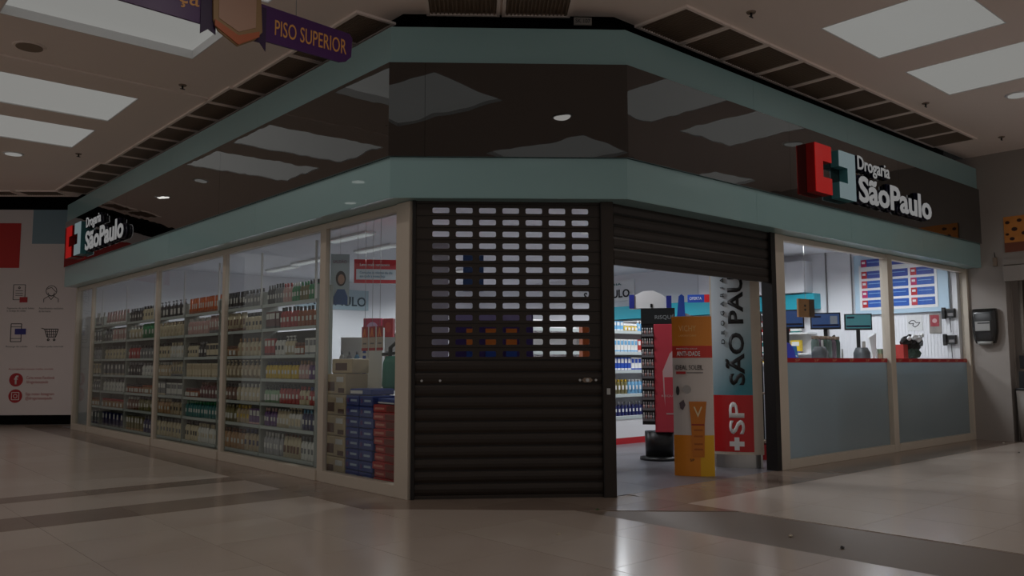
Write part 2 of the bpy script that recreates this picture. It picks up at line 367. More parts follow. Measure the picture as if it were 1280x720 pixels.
# end cap on the far left
MB().box(-0.27, 0.05, 13.5, 13.52, FB, FT).build('end_cap', M_TEAL, fascia)
t = thing('white_tag', 'tiny white lettered tag on the black strip above the angled fascia', 'tag', (1.22, 0.0, 4.70), CHANG)
MB().box(-0.09, 0.09, -0.02, 0.0, 0, 0.075).build('plate', mat('tag_grey', (120, 118, 114), 0.5), t)
text('lettering', 'SK 107', M_INK, t, -0.075, 0.02, -0.02, 0.15, 0.04, 0.003)
# ------------------------------------------------------------------ end wall on the right and neighbouring unit
mb = MB().box(10.77, 11.0, -0.63, 0.35, 0, ZC).box(10.77, 11.0, -5.0, -0.63, 2.95, ZC)
wr = struct(mb.build('wall_right', M_MWALL))
struct(MB().box(10.66, 10.77, -5.0, -0.64, 2.66, 2.915).build('trim_7', M_MWALL, bevel=0.006))
struct(MB().box(10.72, 10.77, -5.0, -0.62, 2.935, 3.03).build('trim_8', M_MWALL))
o = MB()
for k in range(34): o.box(11.5, 11.53, -3.0+k*0.07, -3.0+k*0.07+0.045, 0, 2.9)
o.box(11.53, 11.56, -5.0, 0.0, 0, 3.0)
o = o.build('trim_3', mat('grey_shutter', (92, 84, 76), 0.6)); struct(o)
o = MB().box(11.0, 11.5, -0.65, -0.62, 0, 2.95).build('wall_side', M_MWALL); struct(o)
cp = thing('cookie_poster', 'cropped poster of a big biscuit on the wall at the far right', 'poster', (10.765, -0.66, 3.15), -PI/2)
MB().box(0, 1.1, -0.012, 0, 0, 0.60).build('sheet', mat('biscuit', (206, 134, 66), 0.6, 0, 0.3, 0.2, 6), cp)
MB().box(0, 1.1, -0.014, -0.012, 0, 0.16).build('tray_print', mat('tray', (120, 66, 44), 0.6), cp)
mb = MB()
for (a, b, r) in ((.06, .5, .028), (.16, .38, .035), (.05, .3, .022), (.24, .52, .03), (.3, .3, .03), (.12, .22, .03), (.42, .45, .03), (.38, .22, .03)): 
    mb.prism([(a+r*1.3*math.cos(k*PI/4), b+r*math.sin(k*PI/4)) for k in range(8)], 0.012, 0.018, 'y')
mb.build('chocolate_chips', mat('chip', (60, 30, 22), 0.6), cp)
d = thing('hand_sanitiser_dispenser', 'black wall-mounted dispenser with white label on the end wall', 'dispenser', (10.77, -0.305, 1.63), -PI/2)
MB().loft([(0.0, 0.15, 0.05), (0.06, 0.17, 0.06), (0.2, 0.19, 0.085), (0.5, 0.19, 0.08), (0.585, 0.185, 0.06)], 20, 0, 0, -0.06, 0.35).build('housing', mat('smoke_black', (34, 32, 31), 0.25), d)
MB().box(-0.13, 0.1, -0.152, -0.14, 0.21, 0.37).build('label_plate', mat('grey_label', (150, 148, 145), 0.5), d)
MB().box(-0.09, 0.1, -0.154, -0.152, 0.33, 0.35).build('label_text', M_INK, d)
MB().loft([(-0.03, 0.11, 0.05), (0.03, 0.13, 0.075)], 16, 0, 0.0, -0.075, 0.5).build('drip_tray', mat('pale_tray', (140, 138, 134), 0.3), d)
s = thing('wall_sensor', 'tiny dark sensor box on the end wall above the dispenser', 'sensor', (10.77, -0.50, 2.93), -PI/2)
MB().box(-0.03, 0.03, -0.05, 0, 0, 0.15).build('body', M_GRILLE, s, bevel=0.004)
MB().tube([(0, -0.01, 0.15), (-0.01, -0.01, 0.24)], 0.005).build('cable', M_BLK, s)
b = thing('waste_bin', 'grey waste bin at the far right edge beside the wall', 'bin', (10.95, -0.92, 0))
MB().loft([(0, .23, .2), (0.85, .26, .23)], 16, 0, 0, 0, 0.4).build('body', mat('bin_grey', (128, 120, 112), 0.5), b)
MB().loft([(0.85, .27, .24), (0.88, .27, .24)], 16, 0, 0, 0, 0.4).build('lid', M_BLK, b)
MB().box(-0.2, -0.15, 0.02, 0.16, 0.88, 1.16).build('grabber_handle', M_BLK, b)
tag(MB().tube([(11.0, -0.78, 2.9), (11.0, -0.78, 1.6), (11.0, -0.78, 1.43)], 0.03, 10).build('vertical_pipe', mat('pipe', (150, 144, 136), 0.5)), 'pale vertical pipe in the gap right of the end wall', 'pipe')
tag(MB().box(10.95, 11.03, -0.86, -0.72, 1.2, 1.42).build('switch_box', M_BLK), 'small black box hanging under the pale pipe at the right edge', 'box')
# ------------------------------------------------------------------ icon wall on the far left
mw = struct(MB().box(-7.5, 1.75, 0.0, 0.1, 0.21, 4.83).build('wall_left', M_MURAL))
MANG = math.atan2(-0.98, 1.2)
mw.location = (-0.876, 15.902, 0); mw.rotation_euler = (0, 0, MANG)
struct(MB().box(-7.5, 1.75, 0.03, 0.1, 0.0, 0.21).build('baseboard_left', M_BLACK)).location = mw.location
bpy.data.objects['baseboard_left'].rotation_euler = mw.rotation_euler
o = struct(MB().box(-7.5, 2.5, 0.9, 1.0, 4.0, 5.45).build('dark_slot_plane', M_BLACK)); o.location = mw.location; o.rotation_euler = mw.rotation_euler  # black plane; the dark slot above the icon wall is painted by its colour
def icon(name, m, fn, parent=mw):
    mb = MB(); fn(mb); return mb.build(name, m, parent)
MB().box(-3.2, 0.24, -0.006, 0, 3.5, 4.52).build('red_block', mat('mural_red', (196, 30, 24), 0.55), mw)
MB().box(0.50, 1.75, -0.006, 0, 4.05, 4.83).build('blue_block', mat('mural_blue', (132, 158, 170), 0.55), mw)
def ln(mb, x0, z0, x1, z1, t=0.012):
    dx, dz = x1-x0, z1-z0; L = math.hypot(dx, dz) or 1; nx, nz = -dz/L*t/2, dx/L*t/2
    mb.prism([(x0+nx, z0+nz), (x1+nx, z1+nz), (x1-nx, z1-nz), (x0-nx, z0-nz)], 0.0, 0.004, 'y')
def poly_ln(mb, pts, t=0.012):
    for p, q in zip(pts[:-1], pts[1:]): ln(mb, p[0], p[1], q[0], q[1], t)
def arc(cx, cz, r, a0, a1, n=12, rz=None): return [(cx+r*math.cos(math.radians(a0+(a1-a0)*k/n)), cz+(rz or r)*math.sin(math.radians(a0+(a1-a0)*k/n))) for k in range(n+1)]
def receipt(mb):
    poly_ln(mb, [(0.14, 3.12), (0.40, 3.12), (0.40, 2.78), (0.14, 2.78), (0.14, 3.12)]); poly_ln(mb, arc(0.27, 3.05, 0.02, 0, 360), 0.015)
    for z in (2.98, 2.93, 2.88): ln(mb, 0.19, z, 0.35, z)
icon('receipt_icon', M_INK, receipt); MB().box(0.29, 0.46, -0.008, 0, 2.72, 2.84).build('red_card', M_REDD, mw)
def lady(mb):
    poly_ln(mb, arc(0.98, 2.98, 0.12, 0, 360)); poly_ln(mb, [(0.88, 3.02), (0.98, 3.06), (1.08, 2.96)]); poly_ln(mb, arc(0.98, 2.94, 0.07, 180, 360))
    poly_ln(mb, [(0.82, 2.72), (0.82, 2.80), (0.92, 2.86), (0.98, 2.78), (1.04, 2.86), (1.14, 2.80), (1.14, 2.72)])
icon('attendant_icon', M_INK, lady)
def phone(mb):
    poly_ln(mb, [(0.13, 2.24), (0.36, 2.24), (0.36, 1.84), (0.13, 1.84), (0.13, 2.24)], 0.016); ln(mb, 0.13, 2.17, 0.36, 2.17); ln(mb, 0.13, 1.91, 0.36, 1.91)
icon('phone_icon', M_INK, phone); MB().box(0.22, 0.46, -0.008, 0, 2.0, 2.13).build('blue_card', mat('indigo', (44, 40, 130), 0.5), mw)
def cart(mb):
    poly_ln(mb, [(0.80, 2.14), (0.87, 2.12), (0.93, 1.94), (1.12, 1.94), (1.17, 2.12), (0.87, 2.12)], 0.016)
    for k in range(5): ln(mb, 0.92+k*0.05, 2.12, 0.95+k*0.038, 1.94)
    for z in (2.0, 2.06): ln(mb, 0.9, z, 1.15, z)
    poly_ln(mb, arc(0.96, 1.88, 0.02, 0, 360), 0.02); poly_ln(mb, arc(1.09, 1.88, 0.02, 0, 360), 0.02)
icon('cart_icon', M_INK, cart)
text('lettering', 'Pagamento de carnê, boleto\ne recarga de celular', M_GREYINK, mw, 0.02, 2.50, 0, 0.60, 0.11, 0.003)
text('lettering', 'Atendimento exclusivo\nda farmácia', M_GREYINK, mw, 0.72, 2.50, 0, 0.54, 0.11, 0.003)
text('lettering', 'Recarga de celular', M_GREYINK, mw, 0.04, 1.70, 0, 0.48, 0.05, 0.003)
text('lettering', 'Compre pela internet', M_GREYINK, mw, 0.70, 1.70, 0, 0.60, 0.05, 0.003)
M_PINK = mat('faded_red_ink', (176, 84, 84), 0.6)
text('lettering', 'Acompanhe nossas redes sociais', M_PINK, mw, 0.12, 1.20, 0, 0.98, 0.05, 0.003)
for z, tx in ((0.99, 'Curta nosso Facebook\n/drogariasaopaulo'), (0.63, 'Siga nosso Instagram\n@drogariasaopaulo')):
    MB().prism(arc(0.30, z, 0.15, 0, 345, 23), 0, 0.006, 'y').build('round_badge', M_REDD, mw)
    text('lettering', tx, M_PINK, mw, 0.52, z-0.10, 0, 0.62, 0.18, 0.003)
text('letter_f', 'f', M_MURAL, mw, 0.26, 0.89, -0.006, None, 0.2, 0.003, 0.03)
icon('camera_ring', M_MURAL, lambda mb: (poly_ln(mb, [(0.22, 0.71), (0.38, 0.71), (0.38, 0.55), (0.22, 0.55), (0.22, 0.71)], 0.014), poly_ln(mb, arc(0.30, 0.63, 0.04, 0, 360), 0.012))).location = (0, -0.005, 0)
# ------------------------------------------------------------------ left facade windows
def frame_box(name, x0, x1, y0, y1, z0, z1, parent, m=M_FRAME, bv=0.004): return MB().box(x0, x1, y0, y1, z0, z1).build(name, m, parent, bevel=bv)
LB = [(13.45, 13.36), (12.36, 12.27), (8.60, 8.50), (5.85, 5.75), (3.03, 2.90), (1.42, 1.19)]   # mullions along Y, far to near
for i in range(5):
    wn = setting('window_%d' % (i+1))
    ya, yb = LB[i+1][0], LB[i][1]
    frame_box('sill', -0.05, 0.06, ya, yb, 0, 0.118, wn); frame_box('header', -0.03, 0.06, ya, yb, 2.853, 2.925, wn)
    if i == 0: frame_box('mullion', -0.05, 0.06, LB[0][1], LB[0][0], 0, 2.925, wn)
    frame_box('mullion', -0.03 if i < 4 else -0.05, 0.03 if i < 4 else 0.07, LB[i+1][1], LB[i+1][0], 0, 2.925, wn)
    MB().box(0.01, 0.02, ya, yb, 0.118, 2.853).build('pane', M_GLASS, wn)
RB = [(4.60, 4.80), (7.68, 7.84), (10.70, 10.77)]
for i in range(2):
    wn = setting('window_%d' % (i+6))
    xa, xb = RB[i][1], RB[i+1][0]
    frame_box('sill', xa, xb, -0.05, 0.06, 0, 0.11, wn); frame_box('header', xa, xb, -0.03, 0.06, 2.857, 2.925, wn)
    if i == 0: frame_box('mullion', RB[0][0], RB[0][1], -0.05, 0.10, 0, 2.925, wn)
    frame_box('mullion', RB[i+1][0], RB[i+1][1], -0.05, 0.07, 0, 2.925, wn)
    MB().box(xa, xb, 0.02, 0.03, 1.312, 2.857).build('clear_pane', M_GLASS2, wn)
    MB().box(xa, xb, 0.02, 0.03, 0.11, 1.312).build('frosted_pane', M_FROST, wn)
    MB().box(xa, xb, 0.012, 0.02, 1.312, 1.37).build('red_strip', M_REDD, wn)
    n = 6 if i == 0 else 8
    for k in range(n):
        x = xa+(k+0.6)*(xb-xa)/n
        text('strip_mark', 'SP', mat('strip_gold', (210, 150, 120), 0.5), wn, x, 1.325, 0.012, 0.12, 0.03, 0.002)
# ------------------------------------------------------------------ shutters
shutter = thing('roller_shutter', 'closed dark brown roller shutter with rows of slots on the angled corner', 'shutter', (0, 1.2, 0), CHANG)
def rr(cx, cz, a, b, r):   # rounded rectangle, 12 points
    p = []
    for (sx, sz, a0) in ((1, 1, 0), (-1, 1, 90), (-1, -1, 180), (1, -1, 270)):
        for k in range(3):
            t_ = math.radians(a0+45*k); p.append((cx+sx*(a-r)+r*math.cos(t_), cz+sz*(b-r)+r*math.sin(t_)))
    return p
def slat_profile(mb, x0, x1, p):    # solid slat: gently curved section
    prof = [(0.0, 0.0), (-0.010, 0.004), (-0.016, 0.03), (-0.018, 0.06), (-0.016, 0.09), (-0.010, p-0.014), (0.004, p-0.010), (0.004, 0.0)]
    n = len(prof); vs = [(x, y_, z) for x in (x0, x1) for (y_, z) in prof]
    mb.add(vs, [tuple(range(n)), tuple(range(2*n-1, n-1, -1))]+[(i, n+i, n+(i+1) % n, (i+1) % n) for i in range(n)])
SW0, SW1 = 0.03, 1.885; PZ = 0.1195; Z0S = 0.035
solid = MB(); slat_profile(solid, SW0, SW1, PZ); me_solid = solid.mesh('slat', M_SHUT)
hb = MB(); HX = [0.28+0.2333*k for k in range(7)]; ha, hbh = 0.084, 0.028
edges = [SW0]+[(HX[k]+HX[k+1])/2 for k in range(6)]+[SW1]; zt = PZ-0.010; zc = 0.052
for k in range(7):
    x0, x1 = edges[k], edges[k+1]; cx = HX[k]
    inner = rr(cx, zc, ha, hbh, 0.014); a, b = x1-cx, cx-x0
    outer = [(x1, zc), (x1, zt), (cx+ha-0.014, zt), (cx-ha+0.014, zt), (x0, zt), (x0, zc), (x0, zc), (x0, 0), (cx-ha+0.014, 0), (cx+ha-0.014, 0), (x1, 0), (x1, zc)]
    vs = [(p[0], -0.014, p[1]) for p in inner]+[(p[0], -0.014, p[1]) for p in outer]+[(p[0], 0.0, p[1]) for p in inner]+[(p[0], 0.0, p[1]) for p in outer]
    fs = []
    for i in range(12):
        j = (i+1) % 12
        fs.append((i, j, 12+j, 12+i)); fs.append((24+i, 36+i, 36+j, 24+j)); fs.append((i, 24+i, 24+j, j)); fs.append((12+i, 12+j, 36+j, 36+i))
    hb.add(vs, fs)
hb.box(SW0, SW1, -0.018, -0.013, zt-0.004, zt+0.004)
me_hole = hb.mesh('slotted_slat', M_SHUT)
hz = hb
groove = MB().box(SW0, SW1, -0.004, 0.004, 0, 0.016).mesh('hinge_strip', M_SHUT2)
for k in range(25):
    z = Z0S+k*PZ
    if z+PZ > 3.05: break
    hole = k >= 11
    zz = z if not hole else z
    link('slotted_slat' if hole else 'slat', me_hole if hole else me_solid, shutter, (0, 0, zz))
    link('hinge_strip', groove, shutter, (0, 0, z+PZ-0.013))
MB().box(SW0, SW1, -0.012, 0.012, 0.0, 0.035).build('bottom_rail', M_SHUT, shutter)
MB().box(0.0, 0.035, -0.05, 0.04, 0, 2.93).build('guide_rail', M_SHUT2, shutter)
MB().box(1.885, 2.01, -0.06, 0.06, 0, 2.93).build('corner_post', M_SHUT, shutter, bevel=0.004)
MB().box(1.88, 1.89, -0.065, -0.06, 0, 2.93).build('guide_lip', M_SHUT2, shutter)
for (x, zz) in ((0.10, 1.142), (0.28, 1.142), (1.66, 1.142), (1.82, 1.142)):
    MB().cyl(0.012, 0, 0.02, 10, 0, T=Matrix.Translation((x, -0.016, zz)) @ Matrix.Rotation(PI/2, 4, 'X')).build('bolt', M_STEEL, shutter)
MB().prism([(1.68, 1.142), (1.705, 1.165), (1.765, 1.165), (1.79, 1.142), (1.765, 1.119), (1.705, 1.119)], 0.018, 0.024, 'y').build('lock_plate', M_GRILLE, shutter)
MB().cyl(0.018, 0, 0.014, 12, 0, T=Matrix.Translation((1.735, -0.022, 1.142)) @ Matrix.Rotation(PI/2, 4, 'X')).build('keyhole_barrel', M_STEEL, shutter)
MB().box(1.92, 1.955, -0.075, -0.06, 1.0, 1.06).build('latch', M_STEEL, shutter)
sh2 = thing('raised_roller_shutter', 'half raised dark brown roller shutter over the open entrance', 'shutter', (0, 0, 0))
s2 = MB(); slat_profile(s2, 1.625, 4.50, PZ); me2 = s2.mesh('slat', M_SHUT)
g2 = MB().box(1.625, 4.50, -0.004, 0.004, 0, 0.016).mesh('hinge_strip', M_SHUT2)
for k in range(5):
    link('slat', me2, sh2, (0, 0, 2.36+k*PZ)); link('hinge_strip', g2, sh2, (0, 0, 2.36+k*PZ+PZ-0.013))
MB().box(1.625, 4.50, -0.02, 0.02, 2.30, 2.36).build('bottom_rail', M_SHUT, sh2)
MB().box(4.50, 4.60, -0.05, 0.10, 0, 2.93).build('guide_rail', M_SHUT2, sh2)
# ------------------------------------------------------------------ illuminated logo signs
M_LIT = glow('lit_white_acrylic', (255, 255, 255), 0.19)
M_LITB = glow('lit_pale_acrylic', (205, 232, 238), 0.19)
M_REDF = glow('lit_red_acrylic', (255, 20, 16), 0.21)
M_RSIDE = mat('red_side', (150, 14, 14), 0.35); M_TSIDE = mat('teal_side', (70, 130, 136), 0.35)
def logo_sign(label, loc, rot):
    s = thing('logo_sign', label, 'sign', loc, rot)
    # origin: lower left corner of the red bracket
    red = [(0, 0), (0.41, 0), (0.41, 0.21), (0.19, 0.21), (0.19, 0.42), (0.41, 0.42), (0.41, 0.63), (0, 0.63)]
    wht = [(0.62, 0), (1.05, 0), (1.05, 0.63), (0.62, 0.63), (0.62, 0.42), (0.85, 0.42), (0.85, 0.21), (0.62, 0.21)]
    MB().prism(red, 0.0, 0.115, 'y').build('red_bracket', M_RSIDE, s); MB().prism(red, 0.115, 0.125, 'y').build('red_bracket_face', M_REDF, s)
    MB().prism(wht, 0.0, 0.115, 'y').build('white_bracket', M_TSIDE, s); MB().prism(wht, 0.115, 0.125, 'y').build('white_bracket_face', M_LITB, s)
    text('word_backing', 'Drogaria', M_NAVY, s, 1.205, 0.405, 0, 1.01, 0.28, 0.035, 0.02); text('word_body', 'Drogaria', M_NAVY, s, 1.23, 0.42, -0.035, 0.96, 0.25, 0.035, 0.0)
    text('drogaria_letters', 'Drogaria', M_LIT, s, 1.23, 0.42, -0.07, 0.96, 0.25, 0.006, 0.012)
    text('word_backing', 'SãoPaulo', M_NAVY, s, 1.20, 0.01, 0, 2.40, 0.41, 0.035, 0.03); text('word_body', 'SãoPaulo', M_NAVY, s, 1.23, 0.03, -0.035, 2.34, 0.37, 0.04, 0.008)
    text('sao_paulo_letters', 'SãoPaulo', M_LIT, s, 1.23, 0.03, -0.075, 2.34, 0.37, 0.006, 0.028)
    return s
logo_sign('illuminated red and white bracket logo sign on the right fascia', (4.97, -0.303, 3.45), 0)
logo_sign('illuminated red and white bracket logo sign on the far left fascia', (-0.303, 12.85, 3.45), -PI/2)
# ------------------------------------------------------------------ purple hanging sign
M_PUR = mat('purple_board', (70, 26, 92), 0.4); M_PURD = mat('dark_purple', (44, 16, 62), 0.45); M_GOLD = mat('gold_print', (222, 158, 84), 0.45); M_COP = mat('copper_board', (176, 96, 62), 0.4, 0.1); M_GOLD2 = mat('antique_gold', (150, 120, 84), 0.45, 0.2)
hs = thing('hanging_sign', 'purple directional sign with gold shield hanging from the ceiling', 'sign', (-1.07, 0.6, 3.88), 0)
rb = [(-0.85, 0.03), (-0.12, 0.02), (-0.06, 0.04), (-0.01, 0.09), (0.0, 0.26), (-0.03, 0.295), (-0.85, 0.33)]
MB().prism(rb, -0.01, 0.01, 'y').build('right_board', M_PUR, hs)
lbp = [(-2.4, 0.06), (-1.26, 0.03), (-1.26, 0.40), (-2.4, 0.44)]
MB().prism(lbp, -0.01, 0.01, 'y').build('left_board', M_PUR, hs)
MB().prism([(-1.33, 0.32), (-1.33, -0.05), (-1.27, -0.0), (-1.21, -0.03), (-1.21, 0.3)], 0.012, 0.02, 'y').build('ribbon_tail', M_PURD, hs)
MB().prism([(-0.90, 0.3), (-0.90, -0.0), (-0.85, 0.0), (-0.80, -0.06), (-0.80, 0.3)], 0.012, 0.02, 'y').build('ribbon_tail', M_PURD, hs)
sh = [(-1.25, 0.4), (-1.24, 0.08), (-1.20, 0.0), (-1.04, -0.085), (-0.90, 0.0), (-0.84, 0.08), (-0.86, 0.4)]
MB().prism(sh, 0.02, 0.045, 'y').build('shield', M_GOLD2, hs, bevel=0.004)
MB().prism([(-1.23, 0.03), (-1.04, -0.075), (-0.87, 0.03), (-0.87, 0.075), (-1.04, 0.0), (-1.23, 0.08)], 0.045, 0.055, 'y').build('copper_band', M_COP, hs)
MB().prism([(-1.20, 0.1), (-1.04, 0.03), (-0.90, 0.1), (-0.90, 0.34), (-1.20, 0.34)], 0.045, 0.05, 'y').build('inner_plate', mat('rose_gold', (176, 140, 120), 0.4), hs)
text('lettering', 'PISO SUPERIOR', M_GOLD, hs, -0.72, 0.10, -0.01, 0.66, 0.13, 0.004, 0.0)
text('lettering', 'ça', M_GOLD, hs, -1.50, 0.12, -0.01, 0.16, 0.13, 0.004, 0.0)
for x in (-0.53, -1.8): MB().tube([(x, 0, 0.3), (x, 0, ZC-3.88)], 0.004).build('cable', M_STEEL, hs)
# ------------------------------------------------------------------ store shell
o = MB(); o.prism([(0.31, 1.38), (1.75, 0.3), (10.6, 0.3), (10.6, 13.4), (0.31, 13.4)], 3.45, 3.5)
sc = struct(o.build('ceiling_store', M_SWALL)); sc.name = 'ceiling_2'
mb = MB(); mb.box(0.06, 0.31, 1.3, 13.4, 2.93, 3.5).box(1.7, 10.6, 0.10, 0.3, 2.93, 3.5).prism([(0.1, 1.3), (1.66, 0.1), (1.85, 0.28), (0.28, 1.48)], 2.96, 3.5)
struct(mb.build('trim_4', M_SWALL))
struct(MB().box(10.6, 10.77, 0.08, 13.5, 0, 3.5).build('wall_store_right', M_SWALL))
struct(MB().box(0.06, 10.6, 13.4, 13.5, 0, 3.5).build('wall_store_back', M_SWALL))
fx = [(3.45, 7.4), (3.6, 11.5), (3.45, 9.97), (2.4, 6.5), (6.9, 9.5), (6.9, 5.0), (5.0, 3.0), (8.4, 3.2)]
for (x, y) in fx:
    t = thing('ceiling_batten', 'long fluorescent batten light on the store ceiling', 'ceiling light', (x, y, 3.45), 0, 'fluorescent battens on the store ceiling')
    MB().box(-0.10, 0.10, -0.62, 0.62, -0.04, 0).build('housing', M_WHITE, t)
    MB().box(-0.085, 0.085, -0.6, 0.6, -0.06, -0.04).build('tube_cover', glow('tube_glow', (250, 253, 255), 0.22), t, bevel=0.01)
# teal band and store wall sign on the right-hand store wall (local x runs along -Y, front faces -X)
tb = struct(MB().box(0, 5.6, -0.25, 0, 2.36, 2.66).build('trim_6', M_TEALP)); tb.location = (10.6, 8.2, 0); tb.rotation_euler = (0, 0, -PI/2)
wsn = thing('wall_sign', 'white wall sign with black pharmacy name above the turquoise band', 'sign', (10.6, 10.6, 2.82), -PI/2)
MB().box(0, 3.3, -0.03, 0, 0, 0.50).build('board', M_WHITE, wsn)
text('lettering', 'SÃO PAULO', M_INK, wsn, 1.65, 0.08, -0.03, 1.5, 0.24, 0.01, 0.015)
text('lettering', 'DROGARIA', mat('green_ink', (30, 110, 110), 0.5), wsn, 1.9, 0.38, -0.03, 1.0, 0.05, 0.01)
ws2 = thing('back_wall_sign', 'pale blue wall sign behind the woman poster, seen through the corner window', 'sign', (4.9, 13.4, 2.72), 0)
MB().box(0, 2.08, -0.03, 0, 0, 0.52).build('board', mat('pale_blue', (168, 190, 200), 0.5), ws2)
text('lettering', 'SÃO PAULO', mat('dark_teal_ink', (20, 60, 74), 0.5), ws2, 0.15, 0.1, -0.03, 1.85, 0.3, 0.01, 0.015)
wbx = thing('wall_bulkhead', 'white boxed bulkhead above the turquoise band behind the right window', 'bulkhead', (10.6, 3.6, 2.68), -PI/2)
MB().box(-1.6, 0.85, -0.35, 0, 0, 0.62).build('box_front', M_SWALL, wbx, bevel=0.005)
# service board
sb = thing('service_board', 'large pale blue service board with rows of blue tiles', 'board', (10.58, 1.87, 2.2), -PI/2)
MB().box(0, 1.68, -0.05, 0, 0, 1.12).build('back_board', mat('board_blue', (176, 200, 218), 0.4), sb, bevel=0.005)
MB().box(0.10, 1.50, -0.06, -0.05, 0.08, 0.92).build('white_field', M_WHITE, sb)
for c in range(3):
    for r in range(5):
        x = 0.15+c*0.45; z = 0.13+r*0.18 + (0.04 if r == 4 else 0)
        MB().box(x, x+0.105, -0.068, -0.06, z, z+0.135).build('icon_tile', [M_REDD, mat('magenta_tile', (180, 30, 90), 0.5), mat('rose_tile', (190, 60, 70), 0.5)][(r+c) % 3], sb)
        MB().box(x+0.105, x+0.405, -0.066, -0.06, z, z+0.135).build('blue_tile', mat('tile_blue', (30, 84, 170), 0.45) if r < 3 else mat('tile_indigo', (60, 80, 160), 0.45), sb)
        MB().box(x+0.02, x+0.08, -0.071, -0.068, z+0.06, z+0.10).build('icon_mark', M_WHITE, sb)
        MB().box(x+0.13, x+0.36, -0.070, -0.066, z+0.075, z+0.085).build('text_line', mat('pale_ink', (150, 190, 230), 0.5), sb)
# ------------------------------------------------------------------ products
def c_(name, col): return mat('p_'+name, col, 0.35)
COL = {'black': (26, 26, 30), 'grey': (120, 122, 126), 'white': (226, 226, 222), 'cream': (214, 200, 168), 'beige': (190, 170, 138), 'orange': (226, 108, 30), 'red': (176, 44, 40), 'green': (34, 140, 84), 'pale green': (150, 186, 150), 'teal': (30, 112, 112), 'yellow': (220, 186, 30), 'pink': (204, 164, 160), 'purple': (92, 48, 120), 'blue': (34, 74, 168), 'navy': (20, 28, 90), 'brown': (112, 66, 40), 'amber': (160, 84, 34), 'maroon': (96, 30, 34), 'olive': (120, 112, 60), 'silver': (170, 170, 174), 'tan': (182, 140, 96), 'light blue': (110, 170, 210)}
def pc(n): return c_(n, COL[n])
PM = {}
def product(kind, body, cap, s=1.0):
    k = (kind, body, cap, round(s, 2))
    if k in PM: return PM[k]
    m = MB(); w_ = 0.034*s; d_ = 0.024*s; h = 0.20*s
    lab = 'white' if body not in ('white', 'cream', 'silver', 'beige') else cap
    if kind == 'bottle':
        m.loft([(0, w_*.85, d_*.9), (0.01, w_*.92, d_), (h*.62, w_*.95, d_), (h*.74, w_*.62, d_*.7), (h*.80, w_*.36, d_*.5)], 8, 0, power=0.6)
        m.cyl(w_*.4, h*.80, h, 8, 1); m.box(-w_*.5, w_*.5, -d_*1.05, -d_*.9, h*.28, h*.5, 2)
    elif kind == 'pump bottle':
        m.loft([(0, w_, d_), (h*.66, w_, d_), (h*.76, w_*.5, d_*.5)], 8, 0, power=0.7)
        m.cyl(w_*.35, h*.76, h*.86, 8, 1); m.cyl(w_*.12, h*.86, h*.98, 6, 1); m.box(-w_*.9, w_*.25, -0.006, 0.006, h*.97, h*1.04, 1); m.box(-w_*.7, w_*.7, -d_*1.06, -d_*.9, h*.15, h*.5, 2)
    elif kind == 'tube':
        m.cyl(w_*.72, 0, h*.16, 8, 1); m.loft([(h*.16, w_*.78, d_*.9), (h*.55, w_*.9, d_*.7), (h*1.02, w_, d_*.12)], 8, 0, power=0.8); m.box(-w_*.45, w_*.45, -d_*.78, -d_*.6, h*.34, h*.66, 2)
    elif kind == 'carton':
        m.box(-w_, w_, -d_, d_, 0, h*.9, 0); m.box(-w_*.8, w_*.8, -d_-.002, -d_, h*.5, h*.8, 2); m.box(-w_, w_, -d_-.001, d_+.001, h*.02, h*.12, 1)
    elif kind == 'jar':
        m.loft([(0, w_*1.1, w_*1.0), (h*.42, w_*1.1, w_*1.0), (h*.46, w_*.95, w_*.9)], 10, 0); m.cyl(w_*1.08, h*.46, h*.62, 10, 1); m.box(-w_*.7, w_*.7, -w_*1.06, -w_*.9, h*.08, h*.34, 2)
    elif kind == 'spray can':
        m.loft([(0, w_*.85, w_*.85), (h*.82, w_*.85, w_*.85), (h*.88, w_*.5, w_*.5)], 10, 0); m.loft([(h*.86, w_*.7, w_*.7), (h*1.02, w_*.62, w_*.62)], 10, 1); m.box(-w_*.5, w_*.5, -w_*.9, -w_*.75, h*.3, h*.6, 2)
    elif kind == 'refill pouch':
        m.loft([(0, w_*1.15, d_), (h*.5, w_*1.1, d_*.7), (h*.9, w_, d_*.1)], 8, 0, power=.7); m.cyl(w_*.3, h*.88, h, 8, 1); m.box(-w_*.6, w_*.6, -d_*.9, -d_*.7, h*.2, h*.5, 2)
    me = m.mesh(kind.replace(' ', '_'), [pc(body), pc(cap), pc(lab)])
    PM[k] = me
    return me
ORD = ['top', 'second', 'third', 'fourth', 'fifth', 'sixth', 'bottom']
SHZ = [2.12, 1.79, 1.43, 1.12, 0.80, 0.49, 0.12]
UNITS = [(3.68, 5.18, 'first unit from corner'), (5.22, 6.62, 'second unit from corner'), (6.70, 8.05, 'third unit from corner'), (8.12, 9.48, 'fourth unit from corner'), (9.55, 11.05, 'fifth unit from corner'), (11.12, 12.62, 'sixth unit from corner'), (12.68, 13.34, 'seventh unit from corner')]
